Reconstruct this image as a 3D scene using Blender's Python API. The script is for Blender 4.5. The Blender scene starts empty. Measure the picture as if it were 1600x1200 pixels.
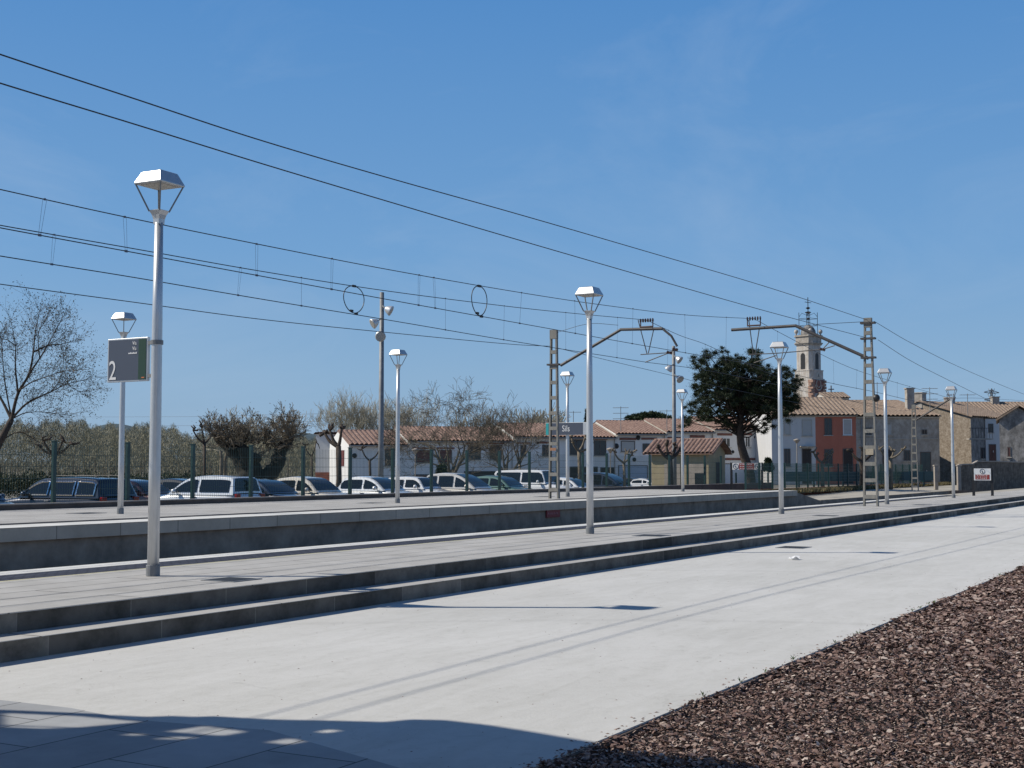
import bpy, math, random
import numpy as np
from mathutils import Vector
random.seed(7); rng = np.random.default_rng(7)
R_ = math.radians
sc = bpy.context.scene
COL = sc.collection

# ------------------------------------------------------------------ camera
FPX, CZ = 2080.0, 1.6
PITCH = math.atan(132 / FPX)
YAW = math.atan(1170 / (FPX / math.cos(PITCH)))
F0 = np.array([math.cos(YAW), math.sin(YAW), 0.0]); RT = np.array([math.sin(YAW), -math.cos(YAW), 0.0])
FW = F0 * math.cos(PITCH) + np.array([0, 0, 1.0]) * math.sin(PITCH); UP = np.cross(RT, FW)
C0 = np.array([0, 0, CZ])
cam = bpy.data.cameras.new('camera'); camo = bpy.data.objects.new('camera', cam); COL.objects.link(camo)
cam.sensor_width = 36; cam.lens = 36 * FPX / 1600; cam.clip_start = .1; cam.clip_end = 12000
camo.location = C0
camo.rotation_euler = (math.pi / 2 + PITCH, 0, YAW - math.pi / 2)
sc.camera = camo
sc.render.resolution_x = 1024; sc.render.resolution_y = 768
# ------------------------------------------------------------------ world, sun, exposure
SUN_AZ, SUN_EL = R_(118.0), R_(41.8)
w = bpy.data.worlds.new('World'); sc.world = w; w.use_nodes = True
nt = w.node_tree; bg = nt.nodes['Background']
sky = nt.nodes.new('ShaderNodeTexSky'); sky.sky_type = 'NISHITA'; sky.sun_disc = False
sky.sun_elevation = SUN_EL; sky.sun_rotation = math.pi / 2 - SUN_AZ
sky.air_density = 1.0; sky.dust_density = 0.4; sky.ozone_density = 1.6; sky.altitude = 100
bg.inputs[1].default_value = 0.105
# clear-sky gradient laid over the physical sky by elevation, and a few thin cirrus streaks
L = nt.links; N = nt.nodes.new
tc = N('ShaderNodeTexCoord'); se = N('ShaderNodeSeparateXYZ'); L.new(tc.outputs['Generated'], se.inputs[0])
gr = N('ShaderNodeValToRGB'); cr = gr.color_ramp
stops = [(0.0, (2.65, 4.05, 5.8)), (.07, (2.25, 3.9, 6.0)), (.16, (1.5, 3.35, 6.1)), (.34, (.80, 2.5, 5.6)), (.5, (.45, 1.4, 3.6)), (1.0, (.16, .5, 1.5))]
while len(cr.elements) < len(stops): cr.elements.new(.5)
for e, (p_, c_) in zip(cr.elements, stops): e.position = p_; e.color = (*[v / 6 for v in c_], 1)
L.new(se.outputs[2], gr.inputs[0])
sc6 = N('ShaderNodeMixRGB'); sc6.blend_type = 'MULTIPLY'; sc6.inputs[0].default_value = 1; sc6.inputs[2].default_value = (6, 6, 6, 1); L.new(gr.outputs[0], sc6.inputs[1])
m0 = N('ShaderNodeMixRGB'); m0.inputs[0].default_value = .9; L.new(sky.outputs[0], m0.inputs[1]); L.new(sc6.outputs[0], m0.inputs[2])
mp = N('ShaderNodeMapping'); mp.inputs['Scale'].default_value = (3.4, 3.4, 8.0); mp.inputs['Rotation'].default_value = (0.3, .25, .6)
nz = N('ShaderNodeTexNoise'); nz.inputs['Scale'].default_value = 1.3; nz.inputs['Detail'].default_value = 8; nz.inputs['Roughness'].default_value = .62; nz.inputs['Distortion'].default_value = .7
rp = N('ShaderNodeValToRGB'); rp.color_ramp.elements[0].position = .50; rp.color_ramp.elements[1].position = .84
rp.color_ramp.elements[0].color = (0, 0, 0, 1); rp.color_ramp.elements[1].color = (.2, .2, .2, 1)
mx = N('ShaderNodeMixRGB'); mx.inputs[2].default_value = (4.6, 5.6, 7.0, 1)
L.new(tc.outputs['Generated'], mp.inputs[0]); L.new(mp.outputs[0], nz.inputs['Vector']); L.new(nz.outputs[0], rp.inputs[0])
L.new(rp.outputs[0], mx.inputs[0]); L.new(m0.outputs[0], mx.inputs[1]); L.new(mx.outputs[0], bg.inputs[0])
sl = bpy.data.lights.new('sun', 'SUN'); sl.energy = 4.7; sl.angle = R_(.53); sl.color = (1, .93, .81)
so = bpy.data.objects.new('sun', sl); COL.objects.link(so)
sd = Vector((math.cos(SUN_AZ) * math.cos(SUN_EL), math.sin(SUN_AZ) * math.cos(SUN_EL), math.sin(SUN_EL)))
so.rotation_euler = sd.to_track_quat('Z', 'Y').to_euler(); so.location = (0, 0, 60)
sc.view_settings.view_transform = 'Standard'; sc.view_settings.look = 'None'
sc.view_settings.exposure = 0.0; sc.view_settings.gamma = 1.0
sc.cycles.max_bounces = 6; sc.cycles.use_denoising = True

# ------------------------------------------------------------------ helpers
def ray(x, y): return FW + RT * (x - 800) / FPX - UP * (y - 600) / FPX
def onz(x, y, z):
    d = ray(x, y); return C0 + d * ((z - CZ) / d[2])
def ony(x, y, Y):
    d = ray(x, y); return C0 + d * (Y / d[1])
def onx(x, y, X):
    d = ray(x, y); return C0 + d * (X / d[0])
def at(x, y, D): return C0 + ray(x, y) * D
def zat(y, D): return CZ + (732 - y) * D / FPX

class MB:
    """collects geometry for one mesh"""
    def __init__(s): s.v = []; s.f = []; s.a = []; s.sm = False
    def add(s, vs, fs):
        b = len(s.v); s.v += [tuple(map(float, p)) for p in vs]; s.f += [tuple(i + b for i in f) for f in fs]
    def box(s, c, size, rz=0.0, ax=None):
        c = np.array(c, float); hx, hy, hz = [k / 2 for k in size]
        if ax is None: ax = (np.array([math.cos(rz), math.sin(rz), 0]), np.array([-math.sin(rz), math.cos(rz), 0]), np.array([0, 0, 1.0]))
        P = [c + ax[0] * hx * i + ax[1] * hy * j + ax[2] * hz * k for k in (-1, 1) for j in (-1, 1) for i in (-1, 1)]
        s.add(P, [(0, 2, 3, 1), (4, 5, 7, 6), (0, 1, 5, 4), (2, 6, 7, 3), (0, 4, 6, 2), (1, 3, 7, 5)]); return s
    def bb(s, x0, x1, y0, y1, z0, z1): return s.box(((x0 + x1) / 2, (y0 + y1) / 2, (z0 + z1) / 2), (x1 - x0, y1 - y0, z1 - z0))
    def bar(s, a, b, w, h=None, up=(0, 0, 1)):
        a = np.array(a, float); b = np.array(b, float); h = h or w; d = b - a; Ln = np.linalg.norm(d); d = d / Ln
        u = np.array(up, float); 
        if abs(u @ d) > .98: u = np.array([1.0, 0, 0])
        sd_ = np.cross(u, d); sd_ /= np.linalg.norm(sd_); u = np.cross(d, sd_)
        return s.box((a + b) / 2, (Ln, w, h), ax=(d, sd_, u))
    def tube(s, pts, rad, n=6, cap=True):
        pts = [np.array(p, float) for p in pts]; m = len(pts)
        if not hasattr(rad, '__len__'): rad = [rad] * m
        vs = []; ref = None
        for i in range(m):
            d = pts[min(i + 1, m - 1)] - pts[max(i - 1, 0)]; d = d / (np.linalg.norm(d) + 1e-9)
            if ref is None: ref = np.array([0, 0, 1.0]) if abs(d[2]) < .9 else np.array([1.0, 0, 0])
            a = np.cross(d, ref); a /= np.linalg.norm(a); b = np.cross(d, a); ref = np.cross(a, d)
            for k in range(n):
                t = 2 * math.pi * k / n; vs.append(pts[i] + rad[i] * (a * math.cos(t) + b * math.sin(t)))
        fs = [(i * n + k, i * n + (k + 1) % n, (i + 1) * n + (k + 1) % n, (i + 1) * n + k) for i in range(m - 1) for k in range(n)]
        if cap: fs += [tuple(range(n - 1, -1, -1)), tuple(range((m - 1) * n, m * n))]
        s.add(vs, fs); return s
    def prism(s, poly, up):
        """poly: list of 3D points (planar), extruded by vector up"""
        n = len(poly); up = np.array(up, float); P = [np.array(p, float) for p in poly]
        s.add(P + [p + up for p in P], [tuple(range(n - 1, -1, -1)), tuple(range(n, 2 * n))] + [(i, (i + 1) % n, n + (i + 1) % n, n + i) for i in range(n)]); return s
    def lathe(s, c, prof, n=16, ax=(0, 0, 1)):
        c = np.array(c, float); ax = np.array(ax, float); ax /= np.linalg.norm(ax)
        r0 = np.array([0, 0, 1.0]) if abs(ax[2]) < .9 else np.array([1.0, 0, 0]); a = np.cross(ax, r0); a /= np.linalg.norm(a); b = np.cross(ax, a)
        vs = [c + ax * h + r * (a * math.cos(2 * math.pi * k / n) + b * math.sin(2 * math.pi * k / n)) for r, h in prof for k in range(n)]
        m = len(prof); fs = [(i * n + k, i * n + (k + 1) % n, (i + 1) * n + (k + 1) % n, (i + 1) * n + k) for i in range(m - 1) for k in range(n)]
        fs += [tuple(range(n - 1, -1, -1)), tuple(range((m - 1) * n, m * n))]; s.add(vs, fs); return s
    def build(s, name, mat, parent=None, smooth=False, bevel=0, W=False, **tags):
        if W and parent is not None:
            q = woff(parent); s.v = [(a - q[0], b - q[1], c - q[2]) for a, b, c in s.v]
        me = bpy.data.meshes.new(name); me.from_pydata(s.v, [], s.f); me.update()
        me.materials.append(mat)
        if smooth: me.polygons.foreach_set('use_smooth', [True] * len(me.polygons))
        o = bpy.data.objects.new(name, me); COL.objects.link(o)
        if parent is not None: o.parent = parent
        if bevel:
            m = o.modifiers.new('b', 'BEVEL'); m.width = bevel; m.segments = 2; m.limit_method = 'ANGLE'; m.angle_limit = R_(40)
        for k, v in tags.items():
            if v: o[k] = v
        return o
def npmesh(name, V, Fq, mat, parent=None, attr=None, smooth=False, **tags):
    V = np.asarray(V, np.float32); Fq = np.asarray(Fq, np.int32); k = Fq.shape[1]
    me = bpy.data.meshes.new(name); me.vertices.add(len(V)); me.vertices.foreach_set('co', V.ravel())
    me.loops.add(Fq.size); me.loops.foreach_set('vertex_index', Fq.ravel())
    me.polygons.add(len(Fq)); me.polygons.foreach_set('loop_start', np.arange(0, Fq.size, k, dtype=np.int32))
    me.update(calc_edges=True); me.validate()
    if attr is not None:
        a = me.attributes.new('rnd', 'FLOAT', 'FACE'); a.data.foreach_set('value', np.asarray(attr, np.float32))
    me.polygons.foreach_set('use_smooth', [smooth] * len(me.polygons))
    me.materials.append(mat)
    o = bpy.data.objects.new(name, me); COL.objects.link(o)
    if parent is not None: o.parent = parent
    for q, v in tags.items():
        if v: o[q] = v
    return o
def thing(name, label, cat, loc=(0, 0, 0), rz=0.0, group=None):
    o = bpy.data.objects.new(name, None); COL.objects.link(o); o.location = tuple(map(float, loc)); o.rotation_euler = (0, 0, rz)
    o.empty_display_size = .2; o['label'] = label; o['category'] = cat
    if group: o['group'] = group
    return o
def kids(o): return [c for c in bpy.data.objects if c.parent == o]
def copy_tree(o, parent=None):
    c = o.copy(); COL.objects.link(c); c.parent = parent
    for ch in kids(o): copy_tree(ch, c)
    return c
def woff(p):
    o = np.zeros(3)
    while p is not None: o += np.array(p.location); p = p.parent
    return o

def mat(name, col, rough=.7, metal=0.0, var=0.0, scale=3.0, bump=0.0, bscale=None, coat=0.0, col2=None, streak=None, spec=.5, wet=None):
    m = bpy.data.materials.new(name); m.use_nodes = True; n = m.node_tree; b = n.nodes['Principled BSDF']; l = n.links
    b.inputs['Roughness'].default_value = rough; b.inputs['Metallic'].default_value = metal
    b.inputs['Base Color'].default_value = (*col, 1); b.inputs['Specular IOR Level'].default_value = spec
    if coat: b.inputs['Coat Weight'].default_value = coat; b.inputs['Coat Roughness'].default_value = .03
    if var or col2:
        t = n.nodes.new('ShaderNodeTexCoord'); mpn = n.nodes.new('ShaderNodeMapping')
        if streak: mpn.inputs['Scale'].default_value = streak
        q = n.nodes.new('ShaderNodeTexNoise'); q.inputs['Scale'].default_value = scale; q.inputs['Detail'].default_value = 8; q.inputs['Roughness'].default_value = .65
        c2 = col2 or tuple(max(0, c * (1 - var)) for c in col)
        c1 = tuple(min(1, c * (1 + var * .5)) for c in col)
        r = n.nodes.new('ShaderNodeValToRGB'); r.color_ramp.elements[0].color = (*c2, 1); r.color_ramp.elements[1].color = (*c1, 1)
        r.color_ramp.elements[0].position = .32; r.color_ramp.elements[1].position = .68
        l.new(t.outputs['Object'], mpn.inputs[0]); l.new(mpn.outputs[0], q.inputs['Vector']); l.new(q.outputs[0], r.inputs[0]); l.new(r.outputs[0], b.inputs['Base Color'])
    if bump:
        t2 = n.nodes.new('ShaderNodeTexCoord'); q2 = n.nodes.new('ShaderNodeTexNoise'); q2.inputs['Scale'].default_value = bscale or scale * 6; q2.inputs['Detail'].default_value = 6
        bp = n.nodes.new('ShaderNodeBump'); bp.inputs['Strength'].default_value = bump; bp.inputs['Distance'].default_value = .02
        l.new(t2.outputs['Object'], q2.inputs['Vector']); l.new(q2.outputs[0], bp.inputs['Height']); l.new(bp.outputs[0], b.inputs['Normal'])
    return m
def rndmat(name, stops, rough=.8, spec=.3, trans=0.0):
    m = bpy.data.materials.new(name); m.use_nodes = True; n = m.node_tree; b = n.nodes['Principled BSDF']
    b.inputs['Roughness'].default_value = rough; b.inputs['Specular IOR Level'].default_value = spec
    a = n.nodes.new('ShaderNodeAttribute'); a.attribute_name = 'rnd'
    r = n.nodes.new('ShaderNodeValToRGB'); cr = r.color_ramp
    while len(cr.elements) < len(stops): cr.elements.new(.5)
    for e, (p, c) in zip(cr.elements, stops): e.position = p; e.color = (*c, 1)
    n.links.new(a.outputs['Fac'], r.inputs[0]); n.links.new(r.outputs[0], b.inputs['Base Color'])
    return m
def slabmat(name, col, dx, dy, joint=.006, var=.1, rough=.8, off=.5, jdark=.55, scale=1.2, wall=False, lo=.80, hi=1.05):
    """paving of rectangular slabs dx by dy with darker joints, each slab its own tone, slight stains"""
    m = mat(name, col, rough, spec=.08); n = m.node_tree; b = n.nodes['Principled BSDF']; l = n.links
    t = n.nodes.new('ShaderNodeTexCoord'); br = n.nodes.new('ShaderNodeTexBrick')
    br.inputs['Scale'].default_value = 1.0; br.inputs['Brick Width'].default_value = dx; br.inputs['Row Height'].default_value = dy
    br.inputs['Mortar Size'].default_value = joint; br.inputs['Mortar Smooth'].default_value = .2; br.offset = off
    br.inputs['Color1'].default_value = (*[c * (1 + var * .4) for c in col], 1); br.inputs['Color2'].default_value = (*[c * (1 - var) for c in col], 1)
    br.inputs['Mortar'].default_value = (*[c * jdark for c in col], 1)
    q = n.nodes.new('ShaderNodeTexNoise'); q.inputs['Scale'].default_value = scale; q.inputs['Detail'].default_value = 9; q.inputs['Roughness'].default_value = .7
    r = n.nodes.new('ShaderNodeValToRGB'); r.color_ramp.elements[0].color = (lo, lo * .99, lo * .975, 1); r.color_ramp.elements[1].color = (hi, hi, hi, 1)
    r.color_ramp.elements[0].position = .3; r.color_ramp.elements[1].position = .62
    x = n.nodes.new('ShaderNodeMixRGB'); x.blend_type = 'MULTIPLY'; x.inputs[0].default_value = 1
    l.new(t.outputs['Object'], q.inputs['Vector']); l.new(q.outputs[0], r.inputs[0])
    if wall:
        se = n.nodes.new('ShaderNodeSeparateXYZ'); co = n.nodes.new('ShaderNodeCombineXYZ'); l.new(t.outputs['Object'], se.inputs[0])
        l.new(se.outputs[0], co.inputs[0]); l.new(se.outputs[2], co.inputs[1]); l.new(co.outputs[0], br.inputs['Vector'])
    else: l.new(t.outputs['Object'], br.inputs['Vector'])
    l.new(br.outputs[0], x.inputs[1]); l.new(r.outputs[0], x.inputs[2]); l.new(x.outputs[0], b.inputs['Base Color'])
    return m
def wallmat(name, col, stain=(.6, .58, .55), rough=.9, amt=.5, scale=.35, vz=.35):
    """plaster with vertical rain streaks and blotches"""
    m = mat(name, col, rough, spec=.1); n = m.node_tree; b = n.nodes['Principled BSDF']; l = n.links
    t = n.nodes.new('ShaderNodeTexCoord')
    mp1 = n.nodes.new('ShaderNodeMapping'); mp1.inputs['Scale'].default_value = (2.2, 2.2, vz)
    q1 = n.nodes.new('ShaderNodeTexNoise'); q1.inputs['Scale'].default_value = scale * 3; q1.inputs['Detail'].default_value = 9; q1.inputs['Roughness'].default_value = .68
    q2 = n.nodes.new('ShaderNodeTexNoise'); q2.inputs['Scale'].default_value = scale * 2.2; q2.inputs['Detail'].default_value = 10; q2.inputs['Roughness'].default_value = .75
    a = n.nodes.new('ShaderNodeMath'); a.operation = 'MULTIPLY'
    r = n.nodes.new('ShaderNodeValToRGB'); r.color_ramp.elements[0].position = .18; r.color_ramp.elements[1].position = .36
    r.color_ramp.elements[0].color = (*[c * ((1 - amt) + amt * s_) for c, s_ in zip(col, stain)], 1); r.color_ramp.elements[1].color = (*col, 1)
    l.new(t.outputs['Object'], mp1.inputs[0]); l.new(mp1.outputs[0], q1.inputs['Vector']); l.new(t.outputs['Object'], q2.inputs['Vector'])
    l.new(q1.outputs[0], a.inputs[0]); l.new(q2.outputs[0], a.inputs[1]); l.new(a.outputs[0], r.inputs[0]); l.new(r.outputs[0], b.inputs['Base Color'])
    return m

def blotch(name, a, c, sc_=.6):
    m = mat(name, a, .9, col2=c, scale=sc_ * 3, spec=.08); return m
M = {}
M['plaza'] = mat('plaza_concrete', (.535, .525, .50), .85, bump=.12, bscale=40, spec=.15)
def concrete(m, col):
    n = m.node_tree; b = n.nodes['Principled BSDF']; l = n.links; t = n.nodes.new('ShaderNodeTexCoord'); out = None
    mpn = n.nodes.new('ShaderNodeMapping'); mpn.inputs['Scale'].default_value = (.35, 1.6, 1)     # trowel and wear marks run along the track
    l.new(t.outputs['Object'], mpn.inputs[0])
    for src, sc_, det, dis, p0, p1, lo, hi in ((t.outputs['Object'], .22, 6, .4, .35, .65, .90, 1.03), (mpn.outputs[0], 1.6, 10, 1.2, .36, .60, .93, 1.02), (t.outputs['Object'], 9, 9, .3, .30, .5, .93, 1.01), (t.outputs['Object'], 34, 3, 0, .24, .30, .72, 1.0), (t.outputs['Object'], 2.6, 12, 2.5, .30, .42, .88, 1.0)):
        q = n.nodes.new('ShaderNodeTexNoise'); q.inputs['Scale'].default_value = sc_; q.inputs['Detail'].default_value = det; q.inputs['Distortion'].default_value = dis; q.inputs['Roughness'].default_value = .68
        r = n.nodes.new('ShaderNodeValToRGB'); r.color_ramp.elements[0].position = p0; r.color_ramp.elements[1].position = p1; r.color_ramp.elements[0].color = (lo, lo, lo * .99, 1); r.color_ramp.elements[1].color = (hi, hi, hi, 1)
        l.new(src, q.inputs['Vector']); l.new(q.outputs[0], r.inputs[0]); x = n.nodes.new('ShaderNodeMixRGB'); x.blend_type = 'MULTIPLY'; x.inputs[0].default_value = 1
        if out is None: x.inputs[1].default_value = (*col, 1)
        else: l.new(out, x.inputs[1])
        l.new(r.outputs[0], x.inputs[2]); out = x.outputs[0]
    # faint curved scuff: part of a ring
    w_ = n.nodes.new('ShaderNodeTexWave'); w_.wave_type = 'RINGS'; w_.rings_direction = 'Z'; w_.inputs['Scale'].default_value = .045; w_.inputs['Distortion'].default_value = 1.5; w_.inputs['Detail'].default_value = 2
    r = n.nodes.new('ShaderNodeValToRGB'); r.color_ramp.elements[0].position = .0; r.color_ramp.elements[1].position = .004; r.color_ramp.elements[0].color = (.90, .90, .90, 1)
    l.new(t.outputs['Object'], w_.inputs['Vector']); l.new(w_.outputs[1], r.inputs[0]); x = n.nodes.new('ShaderNodeMixRGB'); x.blend_type = 'MULTIPLY'; x.inputs[0].default_value = .6; l.new(out, x.inputs[1]); l.new(r.outputs[0], x.inputs[2]); l.new(x.outputs[0], b.inputs['Base Color'])
concrete(M['plaza'], (.565, .56, .54))
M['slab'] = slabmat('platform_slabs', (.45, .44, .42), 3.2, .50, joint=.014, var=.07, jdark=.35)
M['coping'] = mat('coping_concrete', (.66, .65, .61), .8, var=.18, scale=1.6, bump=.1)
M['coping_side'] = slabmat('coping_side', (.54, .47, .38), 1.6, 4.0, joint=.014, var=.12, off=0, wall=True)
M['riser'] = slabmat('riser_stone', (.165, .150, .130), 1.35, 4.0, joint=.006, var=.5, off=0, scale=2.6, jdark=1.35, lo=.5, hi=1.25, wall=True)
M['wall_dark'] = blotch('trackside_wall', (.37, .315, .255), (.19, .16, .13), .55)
M['tactile'] = slabmat('tactile_strip', (.035, .038, .050), .16, .16, joint=.02, var=.2, off=0, jdark=2.4)
M['tactile_far'] = slabmat('tactile_strip_dark', (.03, .03, .033), .16, .16, joint=.02, var=.2, off=0, jdark=1.5)
M['yellow'] = mat('yellow_line', (.62, .57, .36), .7, var=.2, scale=4)
M['ballast'] = mat('ballast', (.17, .15, .13), .95, var=.6, scale=22, bump=.8, bscale=30)
M['rail'] = mat('rail_steel', (.16, .10, .07), .5, .6, var=.3, scale=4)
M['sleeper'] = mat('sleeper_concrete', (.33, .32, .30), .9, var=.3, scale=4)
M['sand'] = mat('sandy_ground', (.40, .37, .31), .95, var=.25, scale=.8, bump=.3, bscale=12)
M['park'] = mat('earth', (.22, .205, .175), .95, var=.3, scale=.25)
M['earth'] = mat('mulch_earth', (.022, .015, .012), .95, var=.4, scale=10)
M['grass'] = mat('dry_verge', (.13, .11, .06), .95, var=.5, scale=3)
M['brown'] = mat('parapet_brown', (.13, .095, .075), .85, var=.3, scale=2)
M['parcap'] = mat('parapet_cap', (.34, .30, .26), .85, var=.2, scale=2)
M['galv'] = mat('galvanised_steel', (.60, .61, .615), .38, .5, var=.12, scale=5, streak=(6, 6, .6))
M['galvd'] = mat('galvanised_dull', (.22, .23, .24), .6, .3, var=.2, scale=6)
M['alu'] = mat('brushed_aluminium', (.52, .53, .54), .36, .6, var=.06, scale=6)
M['lens'] = mat('lamp_lens', (.42, .40, .36), .35, var=.2, scale=20)
M['mast'] = mat('mast_steel', (.25, .24, .215), .8, .1, var=.25, scale=3, streak=(4, 4, .7))
M['arm'] = mat('cantilever_steel', (.085, .08, .08), .6, .3, var=.3, scale=4)
M['black'] = mat('black', (.015, .015, .017), .5)
M['wire'] = mat('wire_black', (.02, .02, .022), .5, .2)
M['dropper'] = mat('dropper_wire', (.11, .13, .17), .5, .4)
M['insul'] = mat('insulator', (.09, .05, .04), .3)
M['green'] = mat('green_paint', (.014, .050, .050), .45, var=.2, scale=3)
M['teal'] = mat('teal_mesh', (.020, .070, .085), .6)
M['white'] = mat('white_paint', (.72, .72, .72), .4)
M['signgrey'] = mat('sign_grey', (.075, .088, .12), .35)
M['signgreen'] = mat('sign_green', (.022, .055, .035), .4)
M['signteal'] = mat('sign_teal', (.03, .33, .34), .4)
M['orange'] = mat('orange', (.55, .16, .06), .5)
M['red'] = mat('red_sign', (.20, .012, .022), .5)
M['signred'] = mat('sign_maroon', (.26, .035, .03), .5)
M['cover'] = mat('cover_iron', (.028, .028, .028), .7, .2, var=.3, scale=20)
M['bark'] = mat('bark', (.075, .055, .042), .9, var=.5, scale=6, bump=.6, bscale=18)
M['barkpale'] = mat('bark_pale', (.20, .165, .12), .9, var=.5, scale=5, bump=.4)
M['barkgrey'] = mat('bark_grey', (.135, .115, .085), .9, var=.4, scale=5)
M['twig'] = mat('twig', (.085, .062, .045), .9)
M['twigpale'] = mat('twig_pale', (.40, .37, .29), .9)
M['bud'] = rndmat('buds', [(0, (.06, .05, .03)), (.6, (.12, .10, .055)), (1, (.17, .13, .08))])
M['wood'] = rndmat('far_wood', [(0, (.17, .16, .10)), (.5, (.23, .215, .145)), (1, (.29, .27, .19))])
M['pine'] = rndmat('pine_needles', [(0, (.009, .017, .008)), (.6, (.019, .034, .013)), (1, (.045, .060, .02))], .6)
M['hedge'] = rndmat('hedge_leaves', [(0, (.015, .028, .012)), (1, (.05, .07, .03))], .6)
M['weed'] = mat('weed_leaf', (.10, .16, .05), .6)
M['chips'] = rndmat('bark_chips', [(0, (.065, .036, .030)), (.35, (.16, .098, .080)), (.7, (.28, .198, .168)), (.93, (.38, .295, .25)), (1, (.52, .45, .40))], .75)
def tilemat(name, a, b, c):
    m = mat(name, a, .9); n = m.node_tree; bs = n.nodes['Principled BSDF']; l = n.links
    t = n.nodes.new('ShaderNodeTexCoord'); q = n.nodes.new('ShaderNodeTexNoise'); q.inputs['Scale'].default_value = 3.2; q.inputs['Detail'].default_value = 9; q.inputs['Roughness'].default_value = .8
    r = n.nodes.new('ShaderNodeValToRGB'); cr = r.color_ramp; cr.elements.new(.5)
    for e, (p, cc) in zip(cr.elements, [(.3, a), (.5, b), (.72, c)]): e.position = p; e.color = (*cc, 1)
    l.new(t.outputs['Object'], q.inputs['Vector']); l.new(q.outputs[0], r.inputs[0]); l.new(r.outputs[0], bs.inputs['Base Color']); return m
M['tile'] = tilemat('roof_tiles', (.095, .065, .055), (.235, .148, .118), (.41, .295, .24))
M['tilepale'] = tilemat('roof_tiles_old', (.12, .09, .065), (.27, .20, .15), (.42, .34, .27))
M['w_white'] = wallmat('white_plaster', (.74, .74, .73), (.8, .8, .8), amt=.4)
M['w_white2'] = wallmat('bright_plaster', (.58, .58, .58), (.8, .8, .8), amt=.4)
M['w_red'] = wallmat('red_plaster', (.48, .175, .12), (.7, .7, .7), amt=.4)
M['w_grey'] = wallmat('old_grey_plaster', (.46, .43, .39), (.6, .57, .54), amt=.9, scale=.5, vz=1.6)
M['w_stone'] = wallmat('stone_wall', (.42, .36, .29), (.5, .46, .42), amt=.95, scale=1.0, vz=2)
M['w_stain'] = wallmat('stained_plaster', (.34, .33, .32), (.32, .32, .32), amt=.9, scale=.5, vz=.9)
M['w_beige'] = wallmat('beige_block', (.42, .36, .24), (.75, .72, .65), amt=.6, scale=.8)
M['w_tower'] = wallmat('tower_stone', (.58, .56, .53), (.62, .55, .48), amt=.8, scale=.6)
M['trim'] = mat('pale_trim', (.46, .43, .38), .9, var=.2, scale=2)
M['brick'] = slabmat('brick', (.26, .10, .07), .25, .07, joint=.008, var=.35, jdark=1.4, wall=True)
M['lintel'] = mat('brick_lintel', (.22, .10, .08), .9, var=.3, scale=6)
M['glass_b'] = mat('window_glass', (.025, .03, .035), .12, spec=.6)
M['frame'] = mat('window_frame', (.12, .10, .09), .7)
M['shutter_r'] = mat('red_shutter', (.13, .028, .022), .7, var=.3, scale=8, streak=(.2, .2, 6))
M['shutter_g'] = mat('pale_shutter', (.46, .46, .45), .7, var=.1, scale=4, streak=(.2, .2, 8))
M['door_d'] = mat('dark_door', (.028, .02, .018), .6)
M['door_b'] = mat('brown_door', (.12, .045, .03), .6, var=.3, scale=3)
M['door_t'] = mat('teal_door', (.06, .085, .09), .6, var=.2, scale=2)
M['garage'] = mat('pale_garage', (.38, .46, .56), .6, var=.1, scale=3, streak=(.1, .1, 5))
M['hill'] = mat('hill', (.05, .085, .10), .95, var=.3, scale=.01)  # blue haze of distance put into the hill colour

# ================================================================== THE SETTING
XE = 215.0
def struct(b, name, m, **k): return b.build(name, m, None, kind='structure', **k)
def gz(x, y):
    """height of the natural ground"""
    D = x * F0[0] + y * F0[1]; lat = x * RT[0] + y * RT[1]
    if y < 20.2 and x < 216: return -1.2
    if y < 28.2 and x < 62: return -1.2
    z = -.17
    right = min(1, max(0, (x - 62) / 8))
    z = z * (1 - right) + right * (-.05 + .15 * min(1, max(0, (y - 20) / 6)))
    far = min(1, max(0, (D - 68) / 25)) * min(1, max(0, (25 - lat - (D - 90) * .1) / 25))
    return z - far * 1.0
xs = sorted(set([-3000, -1500, -700, -300, -150, -60] + list(range(-40, 60, 10)) + [61.9, 62.1, 66] + list(range(70, 216, 4)) + [216.1, 230, 300, 500, 900, 2000, 5000]))
ys = sorted(set([-3000, -900, -300, -100, 0, 13, 20.1, 20.3, 21, 23, 25, 27, 28.1, 28.3] + list(range(32, 200, 6)) + [220, 300, 450, 700, 1200, 2500, 5000]))
V = [(x, y, gz(x, y)) for y in ys for x in xs]; nx = len(xs)
Fq = [(j * nx + i, j * nx + i + 1, (j + 1) * nx + i + 1, (j + 1) * nx + i) for j in range(len(ys) - 1) for i in range(nx - 1)]
npmesh('ground', V, Fq, M['park'], kind='structure')
def band(lo, hi, e, fn): return [fn(lo + (hi - lo) * k / e) for k in range(e + 1)]
# trackside sandy strip beyond the far platform
sv = []; sf = []
sx = list(range(62, 216, 6)); sy = [20.0, 21.5, 23, 25.3]
for y in sy:
    for x in sx: sv.append((x, y, gz(x, max(y, 20.4)) + .012))
n_ = len(sx); sf = [(j * n_ + i, j * n_ + i + 1, (j + 1) * n_ + i + 1, (j + 1) * n_ + i) for j in range(len(sy) - 1) for i in range(n_ - 1)]
npmesh('path', sv, sf, M['sand'], kind='structure')
struct(MB().bb(68.02, 214, 19.9, 20.0, -1, -.035), 'kerb', M['wall_dark'])
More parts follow.
